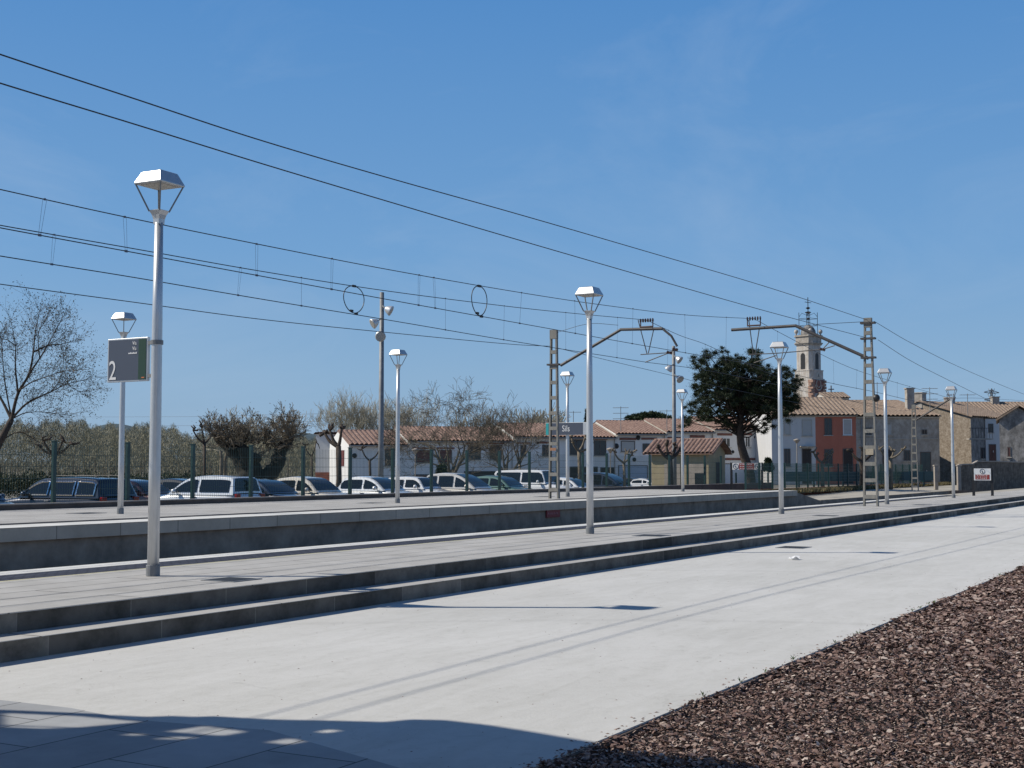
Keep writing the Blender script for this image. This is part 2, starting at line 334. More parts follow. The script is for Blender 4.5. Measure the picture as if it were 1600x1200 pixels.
# plaza, steps, near platform
struct(MB().bb(-30, XE, 3.45, 9.12, -.8, 0), 'plaza', M['plaza'])
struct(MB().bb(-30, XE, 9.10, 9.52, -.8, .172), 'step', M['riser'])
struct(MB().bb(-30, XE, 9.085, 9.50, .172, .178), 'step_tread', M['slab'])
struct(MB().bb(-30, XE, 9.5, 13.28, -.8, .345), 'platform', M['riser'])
struct(MB().bb(-30, XE, 9.485, 12.16, .345, .352), 'platform_paving', M['slab'])
struct(MB().bb(-30, 64.5, 12.16, 12.22, .345, .3535), 'platform_line', M['yellow'])
struct(MB().bb(-30, 64.5, 12.22, 12.88, .345, .3525), 'platform_tactile_strip', M['tactile'])
struct(MB().bb(-30, 64.5, 12.88, 13.33, .20, .354), 'platform_edge', M['coping'])
struct(MB().bb(64.5, XE, 12.16, 13.28, .345, .350), 'platform_verge', M['sand'])
# far platform
FX0, FX1 = -30.0, 63.2
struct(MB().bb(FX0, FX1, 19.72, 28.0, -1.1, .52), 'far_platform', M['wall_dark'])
struct(MB().prism([(FX1, 19.9, -1.1), (FX1, 19.9, .525), (FX1 + 4.8, 19.9, -.06), (FX1 + 4.8, 19.9, -1.1)], (0, 5.4, 0)), 'platform_ramp', M['wall_dark'])
struct(MB().bb(FX0, FX1, 21.25, 28.0, .52, .534), 'far_platform_paving', M['slab'])
struct(MB().bb(FX0, FX1, 20.62, 21.25, .52, .535), 'far_platform_tactile_strip', M['tactile_far'])
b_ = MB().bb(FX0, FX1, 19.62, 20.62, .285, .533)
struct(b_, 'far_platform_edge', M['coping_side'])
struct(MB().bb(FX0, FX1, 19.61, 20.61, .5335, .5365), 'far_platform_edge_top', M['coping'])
# track bed
V = []; nxx = 300; nyy = 14
for j in range(nyy):
    for i in range(nxx):
        V.append((-30 + (XE + 30) * i / (nxx - 1), 13.2 + 6.7 * j / (nyy - 1), -.52 + .05 * rng.random()))
Fq = [(j * nxx + i, j * nxx + i + 1, (j + 1) * nxx + i + 1, (j + 1) * nxx + i) for j in range(nyy - 1) for i in range(nxx - 1)]
npmesh('track_bed', V, Fq, M['ballast'], kind='structure')
for k, yc in enumerate((14.95, 17.95)):
    t = thing('railway_track', ('rusty railway track beside the near platform' if k == 0 else 'rusty railway track under the wall of the far platform'), 'railway track', (20, yc, -.45))
    for s_ in (-.72, .72):
        m = MB(); m.bb(-50, XE - 20, s_ - .035, s_ + .035, .10, .14); m.bb(-50, XE - 20, s_ - .01, s_ + .01, .02, .10); m.bb(-50, XE - 20, s_ - .06, s_ + .06, 0, .02); m.build('rail', M['rail'], t)
    m = MB()
    for i in range(-80, 300): m.bb(i * .62 - .12, i * .62 + .12, -1.25, 1.25, -.12, .0)
    m.build('sleepers', M['sleeper'], t, kind='stuff')

# bottom-left paved corner of the plaza, large flags with open joints
pa = [onz(-60, 1088, 0), onz(110, 1107, 0), onz(200, 1125, 0), onz(420, 1142, 0), onz(760, 1240, 0), onz(800, 1500, 0), (0, 3.5, 0), (0, 8.9, 0)]
M['flag'] = slabmat('flagstones', (.36, .37, .38), 1.2, .62, joint=.008, var=.1, jdark=.35)
struct(MB().prism([(p[0], p[1], .001) for p in pa], (0, 0, .0035)), 'flagstone_paving', M['flag'])

# mulch bed
struct(MB().bb(-30, XE, -60, 3.43, -.8, -.055), 'mulch_bed_soil', M['earth'])
struct(MB().bb(-30, XE, 3.425, 3.45, -.8, -.012), 'bed_edging', M['brown'])
def chips():
    Vs = []; Fs = []; A = []
    # sample on the visible ground, denser close by
    N = 310000
    X = 4.5 + 50 * rng.random(N * 4) ** 2.1; Y = 3.45 - 20 * rng.random(N * 4)
    D = X * F0[0] + Y * F0[1]; lat = X * RT[0] + Y * RT[1]
    ok = (D > 2) & (lat / D < .60) & (lat / D > -.1) & (D * 1 > 5.5)
    X = X[ok][:N]; Y = Y[ok][:N]; D = D[ok][:N]; n = len(X)
    sc_ = np.clip(D / 11, .8, 3.2)
    Ls = (.011 + .023 * rng.random(n) ** 1.8) * sc_; Ws = Ls * (.25 + .4 * rng.random(n)); Hs = .0025 + .004 * rng.random(n)
    yaw = rng.random(n) * 2 * np.pi; pit = (rng.random(n) - .5) * 1.0; rol = (rng.random(n) - .5) * 1.2
    c = np.stack([X, Y, -.045 + .035 * rng.random(n) + .016 * np.clip((Y - 3.30) / .15, 0, 1) + .012 * np.sin(X * 3.1) * np.sin(Y * 2.3)], 1)
    a = np.stack([np.cos(yaw) * np.cos(pit), np.sin(yaw) * np.cos(pit), np.sin(pit)], 1)
    u0 = np.stack([-np.sin(yaw), np.cos(yaw), 0 * yaw], 1); w0 = np.cross(a, u0)
    u = u0 * np.cos(rol)[:, None] + w0 * np.sin(rol)[:, None]; wv = np.cross(a, u)
    # six-cornered chip: two pointed ends and a bent middle
    tri = [(-1, 0, 0), (-.35, -1, .6), (.45, -.8, .6), (1, .15, -.4), (.4, .9, .5), (-.45, .8, .4), (0, 0, -1.0)]
    j = rng.normal(0, .14, (n, 7, 3))
    P = np.zeros((n, 7, 3))
    for k, (p, q, r) in enumerate(tri):
        P[:, k] = c + a * ((p + j[:, k, 0]) * Ls)[:, None] + u * ((q + j[:, k, 1]) * Ws)[:, None] + wv * ((r + j[:, k, 2]) * Hs)[:, None]
    ft = np.array([(0, 1, 5), (1, 2, 4), (1, 4, 5), (2, 3, 4), (0, 6, 1), (1, 6, 2), (2, 6, 3)])
    F = (np.arange(n)[:, None, None] * 7 + ft[None]).reshape(-1, 3)
    col = np.repeat(rng.random(n), len(ft))
    npmesh('bark_mulch', P.reshape(-1, 3), F, M['chips'], attr=col, kind='stuff', label='dark brown bark chip mulch in the bed beside the concrete', category='mulch')
chips()

# station canopy out of frame to the left: it throws the shadow in the bottom-left corner
def canopy():
    HZ = 4.9; off = np.array([math.cos(SUN_AZ), math.sin(SUN_AZ)]) * HZ / math.tan(SUN_EL)
    sh = lambda x, y: onz(x, y, 0)[:2] + off
    outer = [sh(*p) for p in [(-260, 1103), (0, 1110), (120, 1115), (230, 1120), (265, 1118.5), (300, 1120), (330, 1119), (420, 1124), (520, 1126), (600, 1128), (640, 1124), (690, 1125), (760, 1133), (830, 1144), (900, 1156), (965, 1166), (1050, 1174), (1130, 1181), (1180, 1192), (1200, 1215)]]
    outer += [np.array([outer[-1][0] - .3, outer[-1][1] - 3]), np.array([-8, outer[-1][1] - 3]), np.array([-8, outer[0][1]])]
    holes = [[(2, 1115), (120, 1120), (222, 1129), (120, 1138), (60, 1136), (2, 1133.5)], [(2, 1135.5), (60, 1137), (104, 1139), (60, 1139.5), (2, 1137)],
             [(256, 1144), (292, 1139), (318, 1135), (384, 1144.5), (348, 1151), (318, 1149)], [(186, 1149), (212, 1147), (228, 1149.5), (205, 1151)], [(238, 1156), (270, 1151.5), (308, 1154), (275, 1157)],
             [(412, 1161), (452, 1154), (476, 1160), (448, 1165)], [(490, 1143.5), (512, 1139), (530, 1142), (505, 1146)]]
    import bmesh
    bm = bmesh.new()
    for lp in [outer] + [[sh(*p) for p in h] for h in holes]:
        vs = [bm.verts.new((p[0], p[1], HZ)) for p in lp]
        for i in range(len(vs)): bm.edges.new((vs[i], vs[(i + 1) % len(vs)]))
    bmesh.ops.triangle_fill(bm, edges=bm.edges[:], use_beauty=True)
    r = bmesh.ops.extrude_face_region(bm, geom=bm.faces[:]); bmesh.ops.translate(bm, verts=[v for v in r['geom'] if isinstance(v, bmesh.types.BMVert)], vec=(0, 0, .025))
    me = bpy.data.meshes.new('roof'); bm.to_mesh(me); bm.free(); me.materials.append(M['w_white2'])
    t = thing('platform_canopy', 'flat platform canopy roof with openings, out of frame left, throwing the corner shadow', 'canopy', (0, 0, 0))
    o = bpy.data.objects.new('roof', me); COL.objects.link(o); o.parent = t
    for x, y in [(-6, 3), (-6, 8), (0, 8), (0, 11), (-6, 11)]: MB().tube([(x, y, 0), (x, y, HZ)], .07, 10).build('post', M['galv'], t)
canopy()

# parapet along the back of the far platform, and brick wall beyond
t = thing('parapet_wall', 'low brown parapet with a pale cap along the back of the far platform', 'low wall', (0, 28.1, .5))
MB().bb(-30, 85, 28.0, 28.2, -.3, .66).build('wall', M['brown'], t, W=True); MB().bb(-30, 85, 27.98, 28.22, .66, .69).build('cap', M['parcap'], t, W=True)
t = thing('brick_wall', 'low red brick wall behind the sandy strip right of the far platform', 'low wall', (90, 25.6, 0))
MB().bb(66, 121, 25.55, 25.8, -.2, .33).build('wall', M['brick'], t, W=True); MB().bb(66, 121, 25.53, 25.82, .33, .37).build('cap', M['brick'], t, W=True)
# dry verge grass in front of the brick wall
def grass(name, n, fx, fy, fz, h, m, **k):
    x = fx(rng.random(n)); y = fy(rng.random(n)); hh = h * (.4 + .9 * rng.random(n)); a = rng.random(n) * 6.28; wd = .02 + .03 * rng.random(n)
    z = np.array([fz(p, q) for p, q in zip(x, y)])
    P = np.zeros((n, 3, 3)); P[:, 0] = np.stack([x - np.cos(a) * wd, y - np.sin(a) * wd, z], 1); P[:, 1] = np.stack([x + np.cos(a) * wd, y + np.sin(a) * wd, z], 1)
    P[:, 2] = np.stack([x + rng.normal(0, .08, n), y + rng.normal(0, .08, n), z + hh], 1)
    return npmesh(name, P.reshape(-1, 3), np.arange(n * 3).reshape(-1, 3), m, attr=rng.random(n), kind='stuff', **k)
M['dryg'] = rndmat('dry_grass', [(0, (.07, .06, .025)), (.6, (.17, .14, .07)), (1, (.30, .26, .16))])
grass('grass', 26000, lambda r: 70 + 95 * r, lambda r: 24.7 + .8 * r, lambda x, y: .08, .28, M['dryg'], label='dry grass at the foot of the brick wall', category='grass')

# ================================================================== LAMPS
def lamp_master():
    t = thing('platform_lamp', '', 'street lamp'); H = 4.75
    m = MB(); m.tube([(0, 0, .0), (0, 0, .13)], [.080, .080], 20); m.build('base_sleeve', M['galvd'], t, smooth=False, bevel=.004)
    m = MB(); m.lathe((0, 0, 0), [(.068, .02), (.068, 1.2), (.060, 3.0), (.050, H - .60)], 20); m.build('pole', M['galv'], t, smooth=True)
    # flared square neck
    m = MB(); pr = [(.047, H - .62), (.050, H - .56), (.062, H - .51), (.088, H - .455)]; vs = []; 
    for r, z in pr: vs += [(-r, -r, z), (r, -r, z), (r, r, z), (-r, r, z)]
    m.add(vs, [(i * 4 + k, i * 4 + (k + 1) % 4, (i + 1) * 4 + (k + 1) % 4, (i + 1) * 4 + k) for i in range(3) for k in range(4)] + [(12, 13, 14, 15)]); m.build('neck', M['galv'], t, bevel=.008)
    s = .205; zb = H - .150
    for a, b in ((-1, -1), (1, -1), (1, 1), (-1, 1)): MB().bar((a * .08, b * .08, H - .47), (a * (s - .008), b * (s - .008), zb + .005), .018, .018).build('strut', M['galvd'], t)
    m = MB(); q = [(s, zb - .012), (s + .006, zb + .004), (.148, H - .008), (.130, H)]; vs = []
    for r, z in q: vs += [(-r, -r, z), (r, -r, z), (r, r, z), (-r, r, z)]
    m.add(vs, [(i * 4 + k, i * 4 + (k + 1) % 4, (i + 1) * 4 + (k + 1) % 4, (i + 1) * 4 + k) for i in range(3) for k in range(4)] + [(12, 13, 14, 15), (3, 2, 1, 0)]); h = m.build('lamp_head', M['alu'], t, bevel=.012)
    m = MB(); m.box((0, 0, zb - .010), (.30, .30, .012)); m.build('lens', M['lens'], h)
    return t
NL = ['tall galvanised lamp post carrying the number 2 sign at left', 'galvanised lamp post in front of the left catenary mast', 'galvanised lamp post with its pole across the dark pine tree', 'galvanised lamp post just right of the right catenary mast', 'furthest lamp post of the near platform, by the small warning board']
FL = ['far platform lamp post behind the number 2 sign', 'far platform lamp post standing right of the floodlight pole, before the white houses', 'far platform lamp post behind the station name sign', 'far platform lamp post in front of the beige hut']
lm = lamp_master(); first = True; ROT = [1.5, -1, .5, 1, -.5, .8, -1.2, .3, 1.1]
for k, p in enumerate([onz(239, 900, .352), onz(922, 834, .352), onz(1221, 803, .352), onz(1386, 788, .352), onz(1490, 778, .352)] + [onz(188, 803, .534), onz(621, 786, .534), onz(887, 776, .534), onz(1067, 768, .534)]):
    o = lm if k == 0 else copy_tree(lm)
    o.location = p; o['label'] = (NL + FL)[k]; o['group'] = 'lamps on the near platform' if k < 5 else 'lamps on the far platform'; o.rotation_euler.z = R_(ROT[k])
LP = [onz(239, 900, .352), onz(922, 834, .352)]; FLP = [onz(188, 803, .534), onz(621, 786, .534), onz(887, 776, .534), onz(1067, 768, .534)]

# text helper: a flat text turned into a mesh
def text(name, s, size, m, parent, loc, rot, xs=1.0, depth=.002, align='LEFT'):
    c = bpy.data.curves.new(name, 'FONT'); c.body = s; c.size = size; c.extrude = depth; c.align_x = align; c.resolution_u = 3
    o = bpy.data.objects.new(name, c); COL.objects.link(o); dg = bpy.context.evaluated_depsgraph_get(); me = bpy.data.meshes.new_from_object(o.evaluated_get(dg))
    bpy.data.objects.remove(o); me.materials.clear(); me.materials.append(m)
    q = bpy.data.objects.new(name, me); COL.objects.link(q); q.parent = parent; q.location = loc; q.rotation_euler = rot; q.scale = (xs, 1, 1); return q
# sign '2' at the first lamp, facing -X, running out to +Y from the post
p1 = LP[0]
t = thing('platform_sign', 'grey platform sign with a white 2 and green strip on the first lamp post', 'sign', (p1[0], p1[1] + .09, 2.89))
Wd, Hh = .65, .52
MB().bb(-.022, .022, .035, Wd + .035, -.26, .26).build('frame', M['galv'], t, bevel=.004)
MB().bb(-.026, -.020, .055, Wd + .015, -.242, .242).build('face', M['signgrey'], t)
f = MB().bb(-.0285, -.0255, .055, .175, -.242, .242).build('strip', M['signgreen'], t)
MB().bb(-.0305, -.028, .075, .12, -.225, -.212).build('logo', M['orange'], f)
rr = (math.pi / 2, 0, -math.pi / 2)
text('number', '2', .33, M['white'], t, (-.029, Wd + .005, -.232), rr, .78)
text('lettering', 'Vía', .062, M['white'], t, (-.029, .272, .175), rr, .85)
text('lettering', 'Vía', .062, M['white'], t, (-.029, .272, .112), rr, .85)
m = MB()
for i in range(9): m.bb(-.0300, -.028, .20 + i * .0155, .2125 + i * .0155, .068, .082 + (.006 if i % 3 == 0 else 0))
m.build('small_lettering', M['white'], t)
for z in (.19, -.20):
    MB().bb(-.02, .02, -.02, .04, z - .02, z + .02).build('bracket', M['galvd'], t)
    if z > 0: MB().tube([(0, -.09, z - .025), (0, -.09, z + .025)], .066 + .008, 18).build('clamp', M['galvd'], t)
# station name sign on a far lamp
pf = FLP[2]
t = thing('station_sign', 'grey station name sign reading Sils on a far platform lamp post', 'sign', (pf[0] - .11, pf[1], 0))
zc = zat(670, (pf - C0) @ FW); t.location.z = zc
MB().bb(-.03, .03, -.95, .86, -.235, .235).build('frame', M['galv'], t, bevel=.005)
MB().bb(-.036, -.028, -.72, .74, -.225, .225).build('face', M['signgrey'], t)
MB().bb(-.036, -.028, .74, .855, -.225, .225).build('strip', M['signteal'], t)
text('lettering', 'Sils', .33, M['white'], t, (-.039, .16, -.10), rr, .8)
# small red no-crossing plate on the far wall
c = ony(864, 802, 19.69)
t = thing('warning_plate', 'small dark red no-crossing plate on the far trackside wall', 'sign', c)
MB().bb(-.46, .46, -.02, .02, -.125, .125).build('plate', M['red'], t)
M['pinkish'] = mat('sign_lettering', (.5, .22, .24), .6)
text('lettering', 'No cruzar las vías', .115, M['pinkish'], t, (-.40, -.023, -.03), (math.pi / 2, 0, 0), .85)

# ================================================================== MASTS
def mast(name, label, foot, ztop, wb, wt, pitch, off=.25, rail=.058):
    """battened steel mast in the Y-Z plane"""
    t = thing(name, label, 'catenary mast', foot, 0, 'catenary masts beside the tracks'); H = ztop - foot[2]
    for s_ in (-1, 1):
        m = MB()
        # channel section: web and two flanges
        for dx, wx in ((-.06, .012), (.06, .012)): m.bar((dx, s_ * (wb / 2 - rail / 2), 0), (dx * .8, s_ * (wt / 2 - rail / 2), H), rail, wx, up=(1, 0, 0))
        m.bar((0, s_ * (wb / 2 - .008), 0), (0, s_ * (wt / 2 - .008), H), .011, .105, up=(1, 0, 0))
        m.build('channel', M['mast'], t)
    z = off; 
    while z < H - .1:
        f = z / H; ww = wb * (1 - f) + wt * f
        for xa in (-.072 + .012 * f, .064 - .012 * f): MB().bb(xa, xa + .008, -ww / 2 + .01, ww / 2 - .01, z, z + .125).build('batten', M['mast'], t)
        z += pitch
    MB().bb(-.065, .065, -wt / 2 - .005, wt / 2 + .005, H - .32, H).build('cap_plate', M['mast'], t)
    return t
rf = onz(1361, 791, .352); Xr = rf[0]; lf = onz(866, 779, .534); Xl = lf[0]
tr = mast('catenary_mast', 'tall steel ladder mast on the near platform at right', rf, 6.62, .50, .25, .545)
tl = mast('catenary_mast', 'tall steel ladder mast on the far platform in the middle', lf, 6.55, .40, .27, .545)
m3 = onz(1430, 767, 0.0); t3 = mast('catenary_mast', 'distant steel ladder mast in front of the grey house', m3, CZ + 100 * ((m3 - C0) @ FW) / FPX, .50, .26, .6)
def arm(parent, pts, X, r=.055):
    P = [onx(x, y, X) for x, y in pts]; m = MB(); m.tube(P, r, 8); return m.build('cantilever_arm', M['arm'], parent, W=True)
arm(tr, [(1357, 560), (1243, 509), (1143, 515.5)], Xr)
arm(tl, [(876, 571), (970, 515), (1035, 513.5)], Xl)
arm(tl, [(1035, 513.5), (1049, 525), (1058, 541)], Xl, .04)
arm(t3, [(1432, 656), (1487, 622)], m3[0], .06)
for par, X, pts in ((tr, Xr, [(1168, 510, 1188, 497)]), (tl, Xl, [(1001, 512, 1020, 500)]), (t3, m3[0], [(1480, 625, 1492, 617)])):
    for x0, y0, x1, y1 in pts:
        a = onx(x0, y0, X); c_ = onx(x1, y1, X); m = MB(); z0, z1 = a[2], c_[2]; y_0, y_1 = a[1], c_[1]
        m.tube([(X, y_0, z0), (X, y_0, z1)], .022, 6); m.tube([(X, y_1, z0), (X, y_1, z1)], .022, 6); m.tube([(X, y_0, z0 + .02), (X, y_1, z0 + .02)], .03, 6)
        for k in range(6):
            yy = y_0 + (y_1 - y_0) * k / 5; m.lathe((X, yy, z1), [(.03, -.025), (.07, -.01), (.07, .01), (.03, .025)], 10, (0, 1, 0))
        m.build('insulator', M['insul'], par, W=True)
def reg(par, X, segs, r=.018):
    for a, b_ in segs: MB().tube([onx(*a, X), onx(*b_, X)], r, 6).build('registration_arm', M['arm'], par, W=True)
reg(tr, Xr, [((1170, 554), (1213, 552)), ((1213, 552), (1285, 546)), ((1178, 567), (1214, 555)), ((1285, 546), (1297, 533)), ((1285, 546), (1304, 540)), ((1170, 500), (1177, 553)), ((1187, 510), (1180, 553))])
reg(tl, Xl, [((1001, 554), (1046, 551)), ((1008, 566), (1046, 551)), ((1046, 551), (1055, 546)), ((997, 500), (1011, 553)), ((1022, 512), (1013, 552))])
for par, X, (x, y) in ((tr, Xr, (1285, 546)), (tl, Xl, (1055, 546)), (tl, Xl, (1046, 551))):
    MB().lathe(onx(x, y, X), [(.03, -.1), (.06, -.08), (.03, -.06), (.06, -.03), (.03, 0), (.06, .03), (.03, .06), (.06, .08), (.03, .1)], 10, (0, 1, .25)).build('insulator', M['insul'], par, W=True)
for par, ft, z in ((tr, rf, zat(558, (rf - C0) @ FW)), (tl, lf, zat(569, (lf - C0) @ FW)), (tr, rf, 6.45), (tr, rf, 5.93)):
    MB().bb(ft[0] - .11, ft[0] + .11, ft[1] - .24, ft[1] + .24, z - .03, z + .03).build('clamp', M['arm'], par, W=True)
# yellow/pale warning plates on masts
MB().bb(rf[0] - .095, rf[0] - .085, rf[1] - .13, rf[1] + .13, zat(706, (rf - C0) @ FW) - .1, zat(706, (rf - C0) @ FW) + .1).build('warning_plate', mat('plate_pale', (.42, .36, .27), .7, var=.4, scale=30), tr, W=True)
MB().bb(lf[0] - .095, lf[0] - .085, lf[1] - .12, lf[1] + .12, zat(702, (lf - C0) @ FW) - .05, zat(702, (lf - C0) @ FW) + .05).build('number_plate', mat('plate_tan', (.36, .18, .10), .7, var=.4, scale=30), tl, W=True)
MB().lathe(onx(1369, 622, Xr), [(.02, -.08), (.11, -.06), (.13, 0), (.11, .06), (.02, .08)], 14, (1, 0, 0)).build('horn', M['black'], tr, smooth=True, W=True)

# ================================================================== WIRES
def curve(pts, Y=None, P=None, n=14):
    """smooth wire through picture points lying in the plane Y"""
    Q = P if P is not None else [ony(x, y, Y) for x, y in pts]
    Q = [np.array(q, float) for q in Q]; out = []
    for i in range(len(Q) - 1):
        p0 = Q[max(i - 1, 0)]; p1 = Q[i]; p2 = Q[i + 1]; p3 = Q[min(i + 2, len(Q) - 1)]
        h = np.linalg.norm(p2 - p1)
        m1 = (p2 - p0) / max(1e-6, np.linalg.norm(p2 - p0)) * h if i > 0 else (p2 - p1); m2 = (p3 - p1) / max(1e-6, np.linalg.norm(p3 - p1)) * h if i + 2 < len(Q) else (p2 - p1)
        for k in range(n):
            t = k / n; out.append((2 * t**3 - 3 * t**2 + 1) * p1 + (t**3 - 2 * t**2 + t) * m1 + (-2 * t**3 + 3 * t**2) * p2 + (t**3 - t**2) * m2)
    out.append(Q[-1]); return out
def wire(label, pts, Y=None, P=None, r=.009, name='overhead_wire'):
    c = curve(pts, Y, P)
    if pts and pts[0][0] < -10:       # carries on straight past the left of the picture
        d = c[0] - c[1]; c = [c[0] + d / np.linalg.norm(d) * 26] + c
    o = MB().tube(c, r, 5).build(name, M['wire'], None); o['label'] = label; o['category'] = 'wire'; o['group'] = 'overhead railway wires'; return o
YR = rf[1]
def ext(pts, dx=60):
    (x0, y0), (x1, y1) = pts[0], pts[1]; s = (y1 - y0) / (x1 - x0); return [(x0 - dx, y0 - s * dx * 1.1)] + pts
wire('topmost black feeder wire sloping from top left to the right mast', ext([(0, 85), (200, 151), (400, 217), (600, 276), (800, 332), (1000, 390), (1200, 449), (1355, 500)]), YR, r=.009)
wire('second black feeder wire just below the topmost one', ext([(0, 130), (200, 191), (400, 253), (600, 313), (800, 372), (1000, 430), (1200, 487), (1355, 528)]), YR + .10, r=.009)
wire('feeder wire dropping right from the top of the right mast', [(1366, 502), (1420, 534), (1500, 574), (1600, 616), (1680, 646)], YR, r=.009)
wire('lower feeder wire dropping right from the right mast', [(1372, 531), (1420, 562), (1480, 593), (1550, 628)], YR, r=.009)
YA, YB = 15.1, 18.35
A1 = [(0, 296), (200, 340), (400, 381), (600, 420), (800, 455), (930, 475), (1070, 492), (1178, 498)]
A2 = [(0, 356), (200, 393), (400, 430), (600, 467), (800, 503), (1000, 539), (1175, 569)]
B1 = [(0, 352), (200, 387), (400, 422.5), (600, 454), (800, 479.5), (900, 490), (1010, 500)]
B2 = [(0, 400), (200, 432), (400, 466), (600, 499), (800, 533), (1010, 566)]
A3 = [(1178, 498), (1215, 518), (1300, 562), (1352, 583), (1480, 621)]; A4 = [(1175, 569), (1300, 599), (1365, 612), (1430, 627), (1480, 634)]
B3 = [(1010, 500), (1062, 524), (1102, 538), (1170, 570), (1260, 606), (1380, 640)]; B4 = [(1010, 566), (1100, 578), (1200, 598), (1300, 621), (1400, 637)]
for l_, P_, Y_, r_ in (('upper carrier wire of the near track, left of the right mast', ext(A1), YA, .0085), ('contact wire of the near track, left of the right mast', ext(A2), YA, .0085), ('carrier wire of the far track, ending above the middle mast arm', ext(B1), YB, .0095), ('contact wire of the far track, left of the middle mast arm', ext(B2), YB, .0095),
                   ('carrier wire of the near track beyond the right mast', A3, YA, .009), ('contact wire of the near track beyond the right mast', A4, YA, .010), ('carrier wire of the far track running behind the pine', B3, YB, .0095), ('contact wire of the far track running behind the pine', B4, YB, .0095)):
    wire(l_, P_, Y_, r=r_)
YL = lf[1]
wire('thin lowest wire from the left edge to the middle mast', ext([(0, 444), (200, 471), (400, 498), (600, 519), (800, 538), (860, 541)]), YL, r=.010)
wire('thin wire from the middle mast down to the right past the floodlights', [(868, 543), (950, 563), (1055, 588), (1090, 597), (1200, 620), (1320, 645)], YL, r=.009)
wire('stay wire from the middle mast top across to its arm', None, P=[(Xl, lf[1] - .1, 6.45), onx(920, 506, Xl), onx(966, 508, Xl)], r=.008)
wire('stay wire from the right mast top down to its arm', None, P=[(Xr, rf[1] + .1, 6.5), onx(1270, 507, Xr)], r=.009)
wire('distant wire above the roofs at far right', None, P=[at(1430, 632, 100), at(1500, 622, 110), at(1600, 626, 130)], r=.012)
# droppers
def yint(P, x):
    return float(np.interp(x, [p[0] for p in P], [p[1] for p in P]))
def dropper(P, Q, x0, x1, Y, dbl=0):
    a = ony(x0, yint(P, x0), Y); b_ = ony(x1, yint(Q, x1), Y)
    m = MB()
    if dbl: m.tube([a + np.array([-.035, 0, 0]), b_ + [-.02, 0, 0.02]], .0028, 4); m.tube([a + np.array([.035, 0, 0]), b_ + [.02, 0, .02]], .0028, 4)
    else: m.tube([a, b_], .0035, 4)
    m.box(a, (.03, .02, .03)); m.box(b_, (.05, .02, .035))
    o = m.build('dropper_wire', M['dropper']); o['category'] = 'dropper'; o['group'] = 'droppers between carrier and contact wires'; return o
ords = ['first', 'second', 'third', 'fourth', 'fifth', 'sixth', 'seventh', 'eighth', 'ninth', 'tenth', 'eleventh', 'twelfth']
for k, (x0, x1, d) in enumerate([(70, 62, 1), (195, 197, 1), (401, 401, 1), (519, 518, 1), (655, 654, 1), (678, 680, 1), (815, 812, 0), (898, 899, 0), (989, 988, 0), (1070, 1071, 0), (1135, 1134, 0)]):
    dropper(A1, A2, x0, x1, YA, d)['label'] = f'{ords[k]} thin dropper from the left on the near track wires'
for k, (x0, x1, d) in enumerate([(85, 81, 1), (376, 372, 1), (471, 471, 0), (696, 696, 0), (788, 787, 0), (884, 884, 0), (965, 964, 0)]):
    dropper(B1, B2, x0, x1, YB, d)['label'] = f'{ords[k]} thin dropper from the left on the far track wires'
for k, (x0, x1) in enumerate([(1215, 1215), (1302, 1303), (1339, 1338), (1402, 1402), (1421, 1421)]): dropper(A3, A4, x0, x1, YA)['label'] = f'{ords[k]} thin dropper beyond the right mast'
for k, (x0, x1) in enumerate([(1044, 1043), (1102, 1102)]): dropper(B3, B4, x0, x1, YB)['label'] = ['thin dropper just left of the second floodlight pole', 'thin dropper over the left edge of the pine'][k]
# the two ring-shaped jumper loops
for lab, x, yt, yb, Y, xr in (('black ring-shaped jumper loop just left of the floodlight pole', 553, 447, 489, YB, 16), ('black ring-shaped jumper loop between the floodlight pole and the middle mast', 749, 447, 493, YA, 12)):
    t = thing('jumper_loop', lab, 'wire loop', ony(x, (yt + yb) / 2, Y), 0, 'ring-shaped jumper loops')
    zt = ony(x, yt, Y)[2]; zb = ony(x, yb, Y)[2]; cx, cz = ony(x, 468, Y)[0], (zt + zb) / 2; rx = abs(ony(x + xr, 468, Y)[0] - ony(x - xr, 468, Y)[0]) / 2
    MB().tube([(cx + rx * math.sin(a_) * (1 + .1 * math.cos(a_)), Y, cz + (zt - zb) / 2 * math.cos(a_)) for a_ in np.linspace(0.02, 2 * math.pi - .02, 41)], .011, 6).build('loop', M['wire'], t, W=True)
    MB().box((cx, Y, zt), (.12, .04, .05)).build('clamp', M['wire'], t, W=True)
    for s_ in (-.09, .09): MB().box((cx + s_, Y, zb + .015 - s_ * .3), (.10, .04, .05)).build('clamp', M['wire'], t, W=True)

# ================================================================== FLOODLIGHT POLES
def flood(label, x, ytop, D, z0, heads):
    p = at(x, 745, D); p[2] = z0; zt = zat(ytop, D)
    t = thing('floodlight_pole', label, 'floodlight pole', p, 0, 'floodlight poles of the car park')
    MB().lathe((0, 0, 0), [(.14, 0), (.125, 3), (.10, zt - z0)], 12).build('pole', M['galvd'], t, smooth=True)
    for (hx, hy, dx, dy, dz) in heads:      # picture offset from pole, aim direction in camera-aligned axes
        c_ = at(hx, hy, D - .25) - np.array([*p]); aim = RT * dx - F0 * dy + np.array([0, 0, dz]); aim /= np.linalg.norm(aim)
        c_ = np.array(c_); MB().bar((0, 0, c_[2] + .3), c_ - aim * .12, .05).build('bracket', M['galvd'], t)
        h = MB().lathe(c_, [(.05, -.18), (.10, -.16), (.17, -.05), (.24, .10), (.25, .15)], 14, aim).build('floodlight', M['galv'], t, smooth=True)
        MB().lathe(c_ + aim * .152, [(.22, 0), (.20, .012)], 14, aim).build('lens', M['lens'], h)
